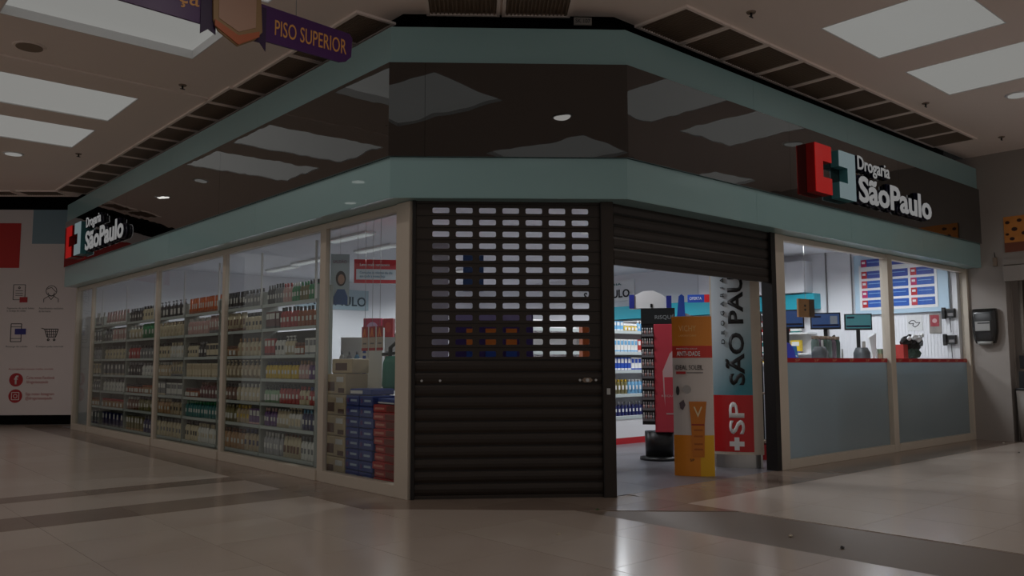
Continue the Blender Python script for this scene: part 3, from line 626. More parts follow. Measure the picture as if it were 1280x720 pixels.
SPEC = [
 [ [('bottle','black','grey',3),('bottle','grey','black',3),('bottle','pink','red',3),('bottle','green','white',3),('bottle','olive','green',3),('bottle','green','black',3)],
   [('carton','maroon','black',4),('bottle','red','black',5),('bottle','amber','black',5)],
   [('carton','red','maroon',3),('bottle','white','black',3),('pump bottle','cream','white',3),('jar','amber','brown',3),('carton','white','grey',3)],
   [('bottle','yellow','navy',10),('bottle','pink','tan',3),('bottle','purple','pink',2)],
   [('pump bottle','pale green','black',5),('bottle','red','black',6),('bottle','cream','red',3),('bottle','red','blue',2)],
   [('bottle','purple','pink',4),('refill pouch','cream','white',4),('pump bottle','white','cream',4),('bottle','navy','light blue',4)],
   [('bottle','silver','white',6),('refill pouch','cream','brown',5),('bottle','white','grey',4)] ],
 [ [('tube','black','grey',7),('bottle','grey','black',6)], [('tube','cream','brown',7),('bottle','cream','black',5)], [('jar','tan','brown',4),('bottle','cream','tan',6)],
   [('pump bottle','beige','cream',10)], [('bottle','brown','black',4),('bottle','cream','white',6)], [('refill pouch','olive','cream',5),('bottle','beige','yellow',4),('carton','purple','pink',3)], [('bottle','tan','brown',7),('bottle','beige','navy',4)] ],
 [ [('tube','orange','amber',14)], [('bottle','pink','white',8),('tube','pink','grey',4)], [('bottle','cream','black',4),('bottle','black','grey',3),('carton','cream','black',4)],
   [('carton','cream','beige',10)], [('jar','amber','maroon',5),('bottle','maroon','brown',6)], [('bottle','teal','green',12)], [('bottle','cream','black',5),('bottle','white','cream',7)] ],
 [ [('pump bottle','black','grey',7)], [('bottle','cream','beige',8)], [('bottle','cream','black',5),('bottle','white','cream',5)],
   [('bottle','beige','white',6),('tube','cream','grey',5)], [('carton','grey','cream',4),('carton','white','grey',6)], [('bottle','tan','cream',5),('bottle','beige','black',4)], [('bottle','cream','grey',9)] ],
 [ [('bottle','black','grey',5),('bottle','cream','black',5)], [('pump bottle','cream','white',4),('spray can','green','green',4)], [('bottle','red','grey',4),('bottle','grey','black',5)],
   [('bottle','black','silver',5),('bottle','white','silver',4)], [('jar','amber','black',6),('jar','tan','amber',4)], [('bottle','brown','white',4),('bottle','olive','black',5)], [('carton','olive','tan',6),('bottle','navy','grey',3)] ],
 [ [('tube','pink','white',8)], [('bottle','grey','black',3),('carton','pink','white',5)], [('bottle','cream','grey',7)],
   [('carton','grey','cream',6)], [('bottle','white','silver',7)], [('jar','tan','red',6)], [('carton','navy','grey',6)] ],
 [ [('tube','white','grey',4)], [('carton','grey','white',3)], [('bottle','silver','grey',4)], [('carton','cream','grey',3)], [('bottle','grey','white',4)], [('jar','tan','brown',4)], [('carton','grey','navy',3)] ] ]
M_SHELF = mat('shelf_enamel', (160, 164, 156), 0.4); M_RAIL = mat('price_rail', (190, 200, 198), 0.3)
fit_y = 0.0
for u, (ya, yb, uname) in enumerate(UNITS):
    W = yb-ya
    un = thing('display_shelf', 'white display shelf of bottles, ' + uname, 'shelf', (0.28, yb, 0), -PI/2)
    # local x along -Y from far end, front (towards the window) = -y, depth to +y
    for k, z in enumerate(SHZ): 
        sf = MB().box(0.0, W, 0.0, 0.20, z-0.02, z).build('shelf', M_SHELF, un)
        MB().box(0.0, W, -0.012, 0.0, z-0.04, z).build('price_rail', M_RAIL, sf)
    MB().box(0.0, W, 0.20, 0.22, 0.0, 2.06 if u else 1.75).build('back_panel', mat('olive_back', (84, 82, 72), 0.6), un); MB().box(W-0.012, W+0.016, -0.02, 0.0, 2.12, 2.84).build('front_post', M_WHITE, un)
    MB().box(-0.015, 0.0, 0.0, 0.22, 0, 2.30).build('side_panel', M_SHELF, un)
    MB().box(W, W+0.015, 0.0, 0.22, 0, 2.30).build('side_panel', M_SHELF, un)
    MB().box(0.0, W, 0.01, 0.20, 0.0, 0.10).build('plinth', M_SHELF, un)
    for r in range(7):
        runs = SPEC[u][r]; tot = sum(q[3] for q in runs); step = (W-0.06)/tot
        y = yb-0.03-step/2
        for (kind, body, cap, n) in runs:
            wn_ = kind.replace(' ', '_'); lab = '%s %s with %s cap on the %s shelf, %s' % (body, kind, cap, ORD[r], uname)
            if kind == 'carton': lab = '%s carton with %s band on the %s shelf, %s' % (body, cap, ORD[r], uname)
            gp = '%s %ss with %s caps, %s shelf, %s' % (body, kind, cap, ORD[r], uname)
            sc_ = min(1.3, step/0.085)
            sc_ = {0: 1.3, 1: 1.3, 5: 1.25, 6: 1.45}.get(r, 1.2)*(0.92+0.12*random.random())
            me = product(kind, body, cap, 1.0)
            wx = min(1.6, (step-0.004)/0.070)
            for q in range(n):
                o = link(wn_, me, None, (0.28+0.05+random.uniform(0, 0.015), y, SHZ[r]+0.001))
                o.rotation_euler = (0, 0, -PI/2); o.scale = (wx, wx, sc_)
                tag(o, lab, kind.split()[-1], gp); y -= step
# ------------------------------------------------------------------ stacks of packs behind the corner window
def pack(name, label, cat, group, loc, rot, size, m, mp, marks):
    t = thing(name, label, cat, loc, rot, group); a, b, h = size
    MB().box(-a, a, -b, b, 0, h-0.002).build('wrapper', m, t, bevel=0.012)
    for (x0, x1, z0, z1, mm) in marks: MB().box(x0*a, x1*a, -b-0.003, -b+0.002, z0*h, z1*h).build('printed_patch', mm, t)
    return t
M_TANP = mat('tan_pack', (196, 176, 144), 0.45, vary=0.1); M_BRP = mat('brown_print', (92, 56, 40), 0.5); M_BLP = mat('blue_pack', (28, 58, 140), 0.3); M_BLW = mat('blue_white_print', (180, 196, 220), 0.4); M_RDP = mat('red_pack', (186, 36, 34), 0.35)
for k in range(5):
    pack('nappy_pack', 'tan printed pack stacked in the left column behind the corner window', 'pack', 'tan packs stacked behind the corner window', (0.33, 3.0, 0.02+k*0.236), -PI/2, (0.22, 0.15, 0.234), M_TANP, None, [(-.85, -.1, .15, .6, M_BRP), (.1, .8, .6, .85, M_WHITE), (.3, .9, .08, .3, M_BRP)])
for k in range(8):
    for j in range(2):
        pack('blue_pack', 'blue pack with white print, stacked in the middle column behind the corner window', 'pack', 'blue packs stacked behind the corner window', (0.33, 2.62-j*0.29, 0.02+k*0.118), -PI/2+random.uniform(-.03, .03), (0.14, 0.15, 0.116), M_BLP, None, [(-.2, .75, .42, .62, M_BLW), (-.75, -.5, .3, .7, mat('purple_dot', (96, 50, 120), 0.5))])
for k in range(10):
    pack('red_pack', 'red carton with pale edges, stacked at the right behind the corner window', 'pack', 'red packs stacked behind the corner window', (0.33+0.01*math.sin(k*2.1), 1.935, 0.02+k*0.086), -PI/2+random.uniform(-.09, .09), (0.235, 0.15, 0.085), M_RDP, None, [(-.85, -.15, .35, .6, mat('pink_print', (220, 150, 130), 0.5)), (.0, .95, .15, .85, mat('worn_brown', (128, 60, 50), 0.6))])
pack('blue_white_bag', 'blue and white soft pack lying on top of the blue stack', 'pack', None, (0.36, 2.50, 0.966), -PI/2+.1, (0.2, 0.16, 0.07), M_BLP, None, [(-.9, .2, .2, .7, M_WHITE)])
pack('blue_white_bag', 'flat blue pack with white edge lying on the red stack', 'pack', None, (0.34, 1.93, 0.882), -PI/2-.12, (0.21, 0.15, 0.06), M_BLP, None, [(-.9, .9, .1, .35, M_WHITE)])
pack('tan_bag', 'brown and tan pack on the top shelf beside the tan stack', 'pack', None, (0.36, 2.98, 1.202), -PI/2+.1, (0.2, 0.12, 0.17), M_TANP, None, [(-.6, .5, .2, .7, M_BRP)])
# low stand carrying nothing above stacks: cards hanging inside the corner window
for k, (yy, lab) in enumerate(((2.24, 'red and beige price card hanging in the corner window, leftmost of three'), (2.09, 'red and beige price card hanging in the corner window, middle of three'), (1.94, 'red and beige price card hanging in the corner window, rightmost of three'))):
    t = thing('price_card', lab, 'card', (0.10, yy, 1.45), -PI/2)
    MB().box(-0.06, 0.06, 0, 0.004, 0, 0.26).build('card', mat('beige_card', (196, 176, 160), 0.6), t)
    MB().box(-0.06, 0.06, -0.003, 0, 0.145, 0.26).build('red_header', M_REDD, t)
    MB().prism([(-0.035, 0.15), (-0.01, 0.24), (0.01, 0.24), (0.035, 0.15), (0.01, 0.15), (0.0, 0.19), (-0.01, 0.15)], 0.003, 0.005, 'y').build('orange_figure', mat('orange_ink', (226, 120, 50), 0.5), t)
    MB().box(-0.06, 0.06, -0.003, 0, 0.0, 0.03).build('red_footer', M_REDD, t)
    MB().box(-0.035, 0.035, -0.003, 0, 0.07, 0.085).build('price_line', M_GREYINK, t)
    MB().tube([(0, 0, 0.26), (0, 0, 1.5)], 0.002, 4).build('thread', M_STEEL, t)
# back-of-window display: shelf with bottles, white column, blue lettered strip, green item
t = thing('low_white_gondola', 'low white shelf of bottles behind the tan packs', 'shelf', (0.68, 3.95, 0), -0.85)
MB().box(0, 0.75, 0, 0.3, 1.24, 1.27).build('shelf', M_WHITE, t); MB().box(0, 0.75, 0.28, 0.3, 0, 1.66).build('back_panel', M_WHITE, t)
MB().box(0, 0.75, 0, 0.3, 1.0, 1.02).build('shelf', M_WHITE, t); MB().box(0, 0.02, 0, 0.3, 0, 1.3).build('side_panel', M_WHITE, t); MB().box(0.73, 0.75, 0, 0.3, 0, 1.3).build('side_panel', M_WHITE, t)
cw = Matrix.Translation((0.68, 3.95, 0)) @ Matrix.Rotation(-0.85, 4, 'Z')
for k in range(7):
    p = cw @ Vector((0.08+k*0.1, 0.1, 1.272)); bd = ['white', 'silver', 'light blue', 'white', 'grey', 'white', 'pink'][k]
    o = link('bottle', product('bottle', bd, 'grey'), None, p); o.rotation_euler = (0, 0, -0.85)
    tag(o, '%s bottle on the low white shelf behind the price cards, %s from left' % (bd, ['first', 'second', 'third', 'fourth', 'fifth', 'sixth', 'seventh'][k]), 'bottle', 'bottles on the low white shelf')
t = thing('white_column', 'slim white display column behind the corner window', 'column', (0.78, 3.09, 0), -0.85)
MB().box(-0.09, 0.09, -0.05, 0.05, 0, 1.75).build('post', M_WHITE, t, bevel=0.004)
MB().box(-0.17, -0.09, -0.06, -0.04, 0.9, 1.62).build('side_strip', M_WHITE, t)
for k in range(9): MB().box(-0.15, -0.11, -0.064, -0.06, 0.95+k*0.07, 0.99+k*0.07).build('blue_letter', M_BLUE, t)
t = thing('black_stand', 'black folding stand with green bag behind the corner window', 'stand', (0.74, 2.68, 0), -0.85)
MB().tube([(-0.10, 0, 0), (-0.02, 0, 1.5), (0.12, 0, 1.62)], 0.025, 8).build('pole', M_BLK, t); MB().tube([(-0.12, 0, 1.42), (0.14, 0, 1.45)], 0.02, 8).build('arm', M_BLK, t)
MB().loft([(1.0, .10, .05), (1.06, .12, .07), (1.32, .11, .06), (1.4, .08, .03)], 12, 0, 0.02, -0.05, 0.6).build('green_bag', mat('bag_green', (60, 140, 120), 0.4), t)
MB().loft([(1.55, .06, .05), (1.66, .07, .06), (1.68, .03, .03)], 12, 0, 0.1, 0, 0.8).build('head', M_BLK, t)
t = thing('woman_poster', 'tall white poster of a dark-haired woman hanging behind the corner window', 'poster', (0.66, 4.02, 2.08), -0.5)
MB().box(0, 0.24, 0, 0.01, 0, 0.66).build('sheet', mat('poster_white', (200, 214, 220), 0.5), t)
MB().prism([(0.04, 0), (0.04, 0.1), (0.09, 0.2), (0.18, 0.2), (0.22, 0.1), (0.22, 0)], 0, 0.003, 'y').build('blue_top', mat('denim', (70, 110, 170), 0.5), t)
MB().prism(arc(0.13, 0.34, 0.065, 0, 345, 20, 0.10), 0, 0.003, 'y').build('hair', mat('hair_print', (50, 32, 28), 0.5), t)
MB().prism(arc(0.135, 0.33, 0.042, 0, 345, 20, 0.066), 0.003, 0.005, 'y').build('face', mat('skin_print', (214, 164, 140), 0.5), t)
text('lettering', 'SALDÃO', mat('mauve_ink', (150, 90, 120), 0.5), t, 0.03, 0.54, 0, 0.17, 0.05, 0.003)
MB().tube([(0.12, 0, 0.66), (0.12, 0, 1.37)], 0.003, 4).build('thread', M_STEEL, t)
t = thing('promo_banner', 'red hanging banner with white lettering behind the corner window', 'banner', (1.42, 4.72, 2.46), math.atan2(-0.33, 0.53))
MB().box(0, 0.66, 0, 0.02, 0, 0.34).build('board', mat('banner_red', (206, 40, 52), 0.45), t)
MB().box(0.03, 0.61, -0.004, 0, 0.05, 0.2).build('white_field', mat('banner_white', (214, 224, 230), 0.5), t)
text('lettering', 'Leve mais vantagens', M_WHITE, t, 0.08, 0.235, 0, 0.42, 0.05, 0.003, 0.02)
text('lettering', 'Consulte as ofertas do dia\nem toda a nossa loja', mat('teal_ink', (50, 120, 150), 0.5), t, 0.08, 0.07, -0.004, 0.46, 0.10, 0.003)
MB().tube([(0.05, 0.01, 0.34), (0.05, 0.01, 0.99)], 0.003, 4).build('thread', M_STEEL, t); MB().tube([(0.6, 0.01, 0.34), (0.6, 0.01, 0.99)], 0.003, 4).build('thread', M_STEEL, t)
for (nm, lab, loc, sz, col, col2) in (('pink_display_box', 'pink shelf-top display box seen above the price cards', (1.48, 4.55, 1.67), (0.26, 0.28), (190, 60, 90), (210, 170, 200)), ('red_display_box', 'dark red display box between the pink box and the portrait card', (1.70, 4.38, 1.67), (0.14, 0.28), (170, 24, 36), (190, 60, 50)), ('portrait_card', 'shelf-top card with a fair-haired face print beside the red display box', (1.86, 4.24, 1.66), (0.2, 0.33), (150, 196, 200), (214, 172, 140))):
    t = thing(nm, lab, 'display', loc, -0.85); a, h = sz
    MB().box(0, a, 0, 0.12, 0, h).build('box_body', mat(nm, col, 0.45), t, bevel=0.005)
    MB().prism(arc(a/2, h*.55, a*.3, 0, 345, 16, h*.26), 0, 0.003, 'y').build('print', mat(nm+'_print', col2, 0.5), t)
t = thing('shelf_gondola', 'white gondola carrying the pink and red display boxes', 'shelf', (1.3, 4.72, 0), -0.85)
MB().box(0, 1.0, 0.0, 0.3, 1.62, 1.65).build('top_shelf', M_WHITE, t); MB().box(0, 1.0, 0.28, 0.3, 0, 1.6).build('back_panel', M_WHITE, t); MB().box(0, 1.0, 0, 0.3, 1.1, 1.12).build('shelf', M_WHITE, t); MB().box(0, 1.0, 0, 0.3, 0, 0.1).build('plinth', M_WHITE, t)
# ------------------------------------------------------------------ gondola facing the entrance
gd = thing('gondola', 'long white gondola with red plinth facing the entrance', 'shelf', (3.4, 3.5, 0), 0)
GW = 5.2
MB().box(0, GW, 0, 0.4, 0.0, 0.10).build('red_plinth', M_REDD, gd); MB().box(0, GW, 0.0, 0.4, 0.10, 0.42).build('base_front', M_WHITE, gd)
GZ = [0.45, 0.81, 1.20, 1.50, 1.85]
for z in GZ:
    sf = MB().box(0, GW, 0.0, 0.4, z-0.03, z).build('shelf', M_WHITE, gd); MB().box(0, GW, -0.01, 0, z-0.05, z).build('price_rail', M_RAIL, sf)
MB().box(0, GW, 0.4, 0.43, 0, 2.0).build('back_panel', M_WHITE, gd)
for x in (0, 1.7, 3.46, GW-0.03): MB().box(x, x+0.03, 0.0, 0.4, 0, 2.0).build('upright', M_WHITE, gd)
GSPEC = [[('bottle','navy','silver',16),('bottle','navy','red',8)], [('spray can','olive','yellow',9),('spray can','light blue','white',12)], [('carton','blue','white',10),('carton','white','blue',14)], [('carton','white','light blue',12),('carton','red','white',6),('bottle','white','blue',8)], [('carton','light blue','white',8),('jar','yellow','white',4),('bottle','light blue','white',10)]]
for r, runs in enumerate(GSPEC):
    x = 5.2
    for (kind, body, cap, n) in runs:
        lab = '%s %s with %s top, %s shelf of the gondola facing the entrance' % (body, kind, cap, ['lowest', 'second lowest', 'middle', 'second highest', 'highest'][r])
        for q in range(n):
            o = link(kind.replace(' ', '_'), product(kind, body, cap), None, (x, 3.5+0.08, GZ[r]+0.001)); o.scale = (1.1, 1.1, 1.15 if r != 4 else 0.85)
            tag(o, lab, kind.split()[-1], '%s %ss on gondola shelf %s' % (body, kind, 'ABCDE'[r])); x += 0.088
            if abs(x-6.875) < 0.06: x += 0.1
# purple and orange promotional display behind the shutter slots
pdp = thing('promo_display', 'purple and orange promotional display behind the shutter slots', 'display', (2.0, 1.95, 0), CHANG)
MB().box(-0.72, 0.24, 0, 0.35, 0, 1.95).build('body', mat('promo_purple', (54, 34, 110), 0.45), pdp, bevel=0.006)
for z, c2 in ((1.42, M_BLUE), (1.55, mat('p_or', (214, 120, 40), 0.5)), (1.68, mat('p_or', (214, 120, 40), 0.5))):
    for x in (-0.5, -0.27, -0.02): MB().box(x-0.07, x+0.06, -0.02, 0, z-0.05, z+0.05).build('facing_box', c2, pdp)
MB().box(-0.70, 0.22, -0.012, 0, 1.83, 1.90).build('header_line', mat('lilac', (150, 140, 190), 0.5), pdp)
t = thing('orange_display', 'orange display box behind the right-hand shutter slots', 'display', (2.86, 1.62, 0), CHANG)
MB().box(0, 0.35, 0, 0.3, 0, 1.78).build('body', mat('p_or2', (190, 92, 28), 0.5), t, bevel=0.005); MB().box(0.03, 0.32, -0.004, 0, 0.6, 0.9).build('panel', M_WHITE, t)
t = thing('vertical_light_banner', 'grey and white striped banner behind the left shutter slots', 'banner', (1.57, 3.2, 0), CHANG)
MB().box(-0.31, 0.31, 0, 0.03, 0.0, 2.95).build('sheet', mat('b_white', (190, 188, 192), 0.5), t)
for k, x in enumerate((-0.24, -0.12, 0.02)): MB().box(x, x+0.04, -0.004, 0, 1.2, 2.7).build('stripe', M_GREYINK, t)
MB().box(-0.2, 0.2, -0.15, 0.15, 0, 0.03).build('foot', M_BLK, t)
t = thing('blue_banner', 'small blue banner behind the second column of shutter slots', 'banner', (1.35, 1.95, 2.35), CHANG)
MB().box(-0.1, 0.14, 0, 0.02, -0.2, 0.3).build('sheet', mat('b_blue', (60, 92, 150), 0.5), t); MB().tube([(0.02, 0.01, 0.3), (0.02, 0.01, 1.1)], 0.003, 4).build('thread', M_STEEL, t)
# ------------------------------------------------------------------ entrance displays
# curved sun care totem
def curved_panel(w_, bulge, z0, z1, x0=-1.0, x1=1.0, off_=0.0, n=14, back=True, th=0.02):
    m = MB(); P = lambda t_, o_: (t_*w_/2, -bulge*(1-t_*t_)-o_)
    ts = [x0+(x1-x0)*k/n for k in range(n+1)]
    vs = []
    for t_ in ts:
        for z in (z0, z1): a = P(t_, off_); vs.append((a[0], a[1], z))
    for t_ in ts:
        for z in (z0, z1): a = P(t_, off_-th); vs.append((a[0], a[1], z))
    N = 2*(n+1); fs = []
    for k in range(n):
        a = 2*k; fs.append((a, a+2, a+3, a+1)); fs.append((N+a, N+a+1, N+a+3, N+a+2)); fs.append((a+1, a+3, N+a+3, N+a+1)); fs.append((a, N+a, N+a+2, a+2))
    fs += [(0, 1, N+1, N), (2*n, N+2*n, N+2*n+1, 2*n+1)]
    return m.add(vs, fs, 0, False)
vt = thing('sun_care_totem', 'orange, white and red curved sun care totem standing in the entrance', 'totem', (3.425, 0.38, 0), math.atan2(-0.36, 0.27))
VW, VBU = 0.46, 0.05
curved_panel(VW, VBU, 0.0, 1.86).build('shell', mat('totem_white', (214, 206, 200), 0.4), vt)
m_or = mat('totem_orange', (226, 138, 30), 0.35); m_ye = mat('totem_yellow', (232, 176, 20), 0.35)
curved_panel(VW, VBU, 1.51, 1.855, -1, 1, 0.003, th=0.003).build('orange_header', m_or, vt)
curved_panel(VW, VBU, 1.37, 1.51, -1, 1, 0.003, th=0.003).build('red_band', mat('totem_red', (206, 50, 36), 0.4), vt)
curved_panel(VW, VBU, 0.0, 0.47, -1, 0.3, 0.003, th=0.003).build('orange_base', m_or, vt)
curved_panel(VW, VBU, 0.0, 0.47, 0.3, 1, 0.003, th=0.003).build('yellow_base', m_ye, vt)
MB().prism([(-0.05, 0.86), (0.15, 0.86), (0.125, 0.60), (0.115, 0.22), (-0.02, 0.22), (-0.03, 0.60)], 0.052, 0.062, 'y').build('tube_picture', mat('tube_amber', (206, 120, 26), 0.35), vt)
MB().box(-0.025, 0.12, -0.064, -0.062, 0.585, 0.60).build('tube_line', M_RSIDE, vt)
for z in (0.30, 0.36, 0.45, 0.52): MB().box(0.0, 0.1, -0.064, -0.062, z, z+0.02).build('tube_print', mat('tube_print', (176, 92, 20), 0.5), vt)
text('lettering', 'V', mat('cream_ink', (232, 214, 170), 0.5), vt, 0.0, 0.68, -0.062, 0.1, 0.12, 0.003)
text('lettering', 'VICHY', mat('pale_orange', (238, 190, 120), 0.5), vt, -0.15, 1.68, -0.047, 0.2, 0.07, 0.006)
text('lettering', 'LABORATOIRES', mat('pale_orange', (238, 190, 120), 0.5), vt, -0.15, 1.62, -0.047, 0.2, 0.02, 0.006)
text('lettering', 'ANTI-IDADE', M_WHITE, vt, -0.18, 1.39, -0.045, 0.27, 0.055, 0.01, 0.02)
text('lettering', 'PROTEÇÃO SOLAR', M_WHITE, vt, -0.18, 1.465, -0.045, 0.24, 0.022, 0.01)
text('lettering', 'IDEAL SOLEIL', M_INK, vt, -0.20, 1.23, -0.042, 0.32, 0.055, 0.012)
MB().box(-0.19, -0.08, -0.055, -0.04, 1.18, 1.21).build('red_tag', M_REDD, vt); MB().box(-0.07, 0.12, -0.055, -0.045, 1.19, 1.20).build('text_line', M_GREYINK, vt)
MB().prism(arc(-0.07, 1.0, 0.05, 0, 345, 20), 0.045, 0.056, 'y').build('grey_disc', mat('disc_grey', (170, 166, 164), 0.4), vt)
MB().prism(arc(-0.175, 0.985, 0.02, 0, 345, 12, 0.055), 0.028, 0.045, 'y').build('black_capsule', M_BLK, vt)
MB().prism([(-0.16, 0.84), (-0.11, 0.88), (-0.09, 0.82), (-0.12, 0.76), (-0.15, 0.78)], 0.04, 0.055, 'y').build('flower_print', mat('flower', (90, 76, 84), 0.6), vt)
text('lettering', 'SP', M_INK, vt, -0.05, 0.17, -0.053, 0.05, 0.03, 0.003)
MB().box(-0.2, 0.2, 0.0, 0.12, 0, 0.01).build('foot', M_CARD, vt)
# pharmacy name totem: convex lightbox on a steel base
pt = thing('pharmacy_name_totem', 'tall curved pharmacy totem with red and turquoise front behind the entrance', 'totem', (4.46, 0.47, 0), math.atan2(-0.41, 0.27))
PW, PB = 0.62, 0.07
curved_panel(PW, PB, 0.165, 2.75, -1, 1, 0).build('front_shell', M_FRAME, pt)
MB().box(-PW/2, PW/2, 0.02, 0.12, 0.165, 2.75).build('core', M_FRAME, pt)
curved_panel(PW*0.94, PB, 0.0, 0.165, -1, 1, -0.01).build('steel_base', M_STEEL, pt); MB().box(-PW*.47, PW*.47, 0.0, 0.1, 0, 0.165).build('base_core', M_STEEL, pt)
def tealgrad():
    m = bpy.data.materials.new('turquoise_fade_print'); m.use_nodes = True; nt = m.node_tree; b_ = nt.nodes['Principled BSDF']; b_.inputs['Roughness'].default_value = 0.35
    tc = nt.nodes.new('ShaderNodeTexCoord'); sx = nt.nodes.new('ShaderNodeSeparateXYZ'); nt.links.new(tc.outputs['Object'], sx.inputs[0])
    ma = nt.nodes.new('ShaderNodeMath'); ma.operation = 'MULTIPLY_ADD'; ma.inputs[1].default_value = -0.75; nt.links.new(sx.outputs[2], ma.inputs[0])
    m3 = nt.nodes.new('ShaderNodeMath'); m3.operation = 'MULTIPLY_ADD'; m3.inputs[1].default_value = 1.0; m3.inputs[2].default_value = 1.55; nt.links.new(sx.outputs[0], m3.inputs[0]); nt.links.new(m3.outputs[0], ma.inputs[2])
    r = nt.nodes.new('ShaderNodeValToRGB'); nt.links.new(ma.outputs[0], r.inputs[0])
    r.color_ramp.elements[0].position = 0.0; r.color_ramp.elements[0].color = rgb(206, 216, 222)
    r.color_ramp.elements[1].position = 0.85; r.color_ramp.elements[1].color = rgb(52, 130, 146)
    nt.links.new(r.outputs[0], b_.inputs['Base Color']); return m
curved_panel(PW, PB, 0.905, 2.73, -0.93, 0.62, 0.003, th=0.003).build('turquoise_print', tealgrad(), pt)
curved_panel(PW, PB, 0.20, 0.905, -0.93, 0.62, 0.003, th=0.003).build('red_print', mat('totem_deep_red', (190, 22, 26), 0.35), pt)
def vtext(name, s, m, x, z, wd, ht, bold, spacing=1.0, y=-0.066, depth=0.012):
    # lettering turned to read upwards: local x -> z
    T = Matrix(((0, 0, -1, x), (0, 1, 0, y), (1, 0, 0, z), (0, 0, 0, 1)))
    return text(name, s, m, pt, 0, 0, 0, wd, ht, depth, bold, T, 0.0, spacing)
vtext('lettering', 'SP', M_WHITE, 0.085, 0.42, 0.40, 0.19, 0.02)
MB().box(-0.045, 0.015, -0.078, -0.066, 0.22, 0.38).box(-0.105, 0.075, -0.0775, -0.066, 0.27, 0.33).build('white_cross', M_WHITE, pt)
vtext('lettering', 'SÃO PAULO', M_INK, 0.105, 1.03, 1.85, 0.235, 0.03)
vtext('lettering', 'DROGARIA', M_INK, -0.13, 1.55, 0.84, 0.045, 0.005, 2.2, -0.060, 0.014)
# nail polish stand
ns = thing('nail_polish_stand', 'tall pink and black nail polish stand on a round black base', 'display', (4.46, 1.72, 0), math.atan2(-0.46, 0.36))
MB().loft([(0, .27, .27), (0.035, .27, .27), (0.05, .2, .2)], 24).build('round_foot', M_BLK, ns)
MB().loft([(0.05, .19, .17), (0.38, .20, .18)], 20, power=0.7).build('pedestal', M_BLK, ns)
m_rs = mat('rose_red_panel', (196, 60, 76), 0.4)
MB().box(-0.05, 0.22, -0.19, 0.16, 0.38, 1.84).build('pink_tower', m_rs, ns, bevel=0.01)
MB().box(-0.22, -0.05, -0.17, 0.16, 0.48, 1.84).build('black_rack', M_BLK, ns)
MB().box(-0.22, 0.24, -0.18, 0.16, 1.84, 2.06).build('black_header', mat('header_black', (24, 28, 30), 0.4), ns, bevel=0.005)
text('lettering', 'RISQUÉ', mat('silver_ink', (150, 156, 158), 0.5), ns, -0.03, 1.90, -0.18, 0.26, 0.075, 0.003)
MB().prism([(0.10, 0.62), (0.22, 0.62), (0.22, 1.5), (0.16, 1.44), (0.06, 1.2), (0.07, 0.9)], 0.19, 0.194, 'y').build('bottle_outline', mat('pale_pink', (206, 178, 178), 0.5), ns)
MB().prism([(0.09, 0.64), (0.22, 0.64), (0.22, 1.12), (0.08, 1.12)], 0.194, 0.197, 'y').build('bottle_fill', m_rs, ns)
text('lettering', 'RISQUÉ', mat('pale_pink', (206, 178, 178), 0.5), ns, 0.04, 0.85, -0.197, 0.18, 0.04, 0.003)
nsw = Matrix.Translation((4.46, 1.72, 0)) @ Matrix.Rotation(math.atan2(-0.46, 0.36), 4, 'Z')
npm = MB().loft([(0, .010, .010), (0.035, .010, .010), (0.038, .005, .005)], 6).cyl(.006, 0.038, 0.07, 6, 1).mesh('nail_polish', [pc('silver'), pc('white')])
npm2 = MB().loft([(0, .010, .010), (0.035, .010, .010), (0.038, .005, .005)], 6).cyl(.006, 0.038, 0.07, 6, 1).mesh('nail_polish', [pc('pink'), pc('silver')])
for r in range(9):
    z = 0.56+r*0.143
    MB().box(-0.215, -0.055, -0.215, -0.17, z-0.03, z).build('rack_tray', mat('tray_grey', (120, 120, 124), 0.3), ns)
    for k in range(5):
        o = link('nail_polish', [npm, npm2][(r*3+k) % 2], None, nsw @ Vector((-0.198+k*0.031, -0.195, z+0.001))); o.scale = (1.25, 1.25, 1.2)
        tag(o, 'tiny %s nail polish bottle on the %s tier of the black rack' % (['silver', 'pink'][(r*3+k) % 2], ['lowest', 'second', 'third', 'fourth', 'fifth', 'sixth', 'seventh', 'eighth', 'top'][r]), 'nail polish', '%s nail polish, rack tier %s' % (['silver', 'pink'][(r*3+k) % 2], 'ABCDEFGHI'[r]))
t = thing('white_display_topper', 'white curved topper with blue ends on the nail polish stand', 'display', (4.42, 1.78, 2.06), math.atan2(-0.46, 0.36))
cv = [(-0.24, 0), (-0.24, 0.19), (-0.12, 0.25), (0.02, 0.255), (0.14, 0.20), (0.2, 0.15), (0.2, 0)]
MB().prism(cv, 0, 0.02, 'y').build('white_panel', M_WHITE, t)
MB().box(-0.31, -0.24, -0.04, 0.0, 0.01, 0.20).build('blue_end', mat('royal_blue', (40, 50, 140), 0.4), t); MB().box(0.2, 0.27, -0.04, 0.0, 0.01, 0.18).build('blue_end', mat('royal_blue', (40, 50, 140), 0.4), t)
MB().box(-0.02, 0.01, -0.03, -0.02, 0.02, 0.07).build('blue_knob', M_BLK, t); MB().box(-0.3, 0.27, -0.04, 0.02, 0.0, 0.01).build('tray', M_STEEL, t)
t = thing('hanging_price_flag', 'small blue and red hanging flag above the entrance displays', 'sign', (5.72, 2.14, 2.23), math.atan2(-0.3, 0.22))
MB().box(0, 0.33, 0, 0.01, 0, 0.12).build('blue_flag', M_BLUE, t); MB().box(0.25, 0.33, -0.004, 0, 0, 0.12).build('red_end', M_RED, t); text('lettering', 'OFERTA', M_WHITE, t, 0.03, 0.04, 0, 0.18, 0.045, 0.003)
MB().tube([(0.16, 0.005, 0.12), (0.16, 0.005, 1.22)], 0.003, 4).build('thread', M_STEEL, t)
t = thing('grey_cone_display', 'small blue pointed sign on a grey rounded box behind the orange totem', 'display', (5.3, 2.1, 0), math.atan2(-0.3, 0.22))
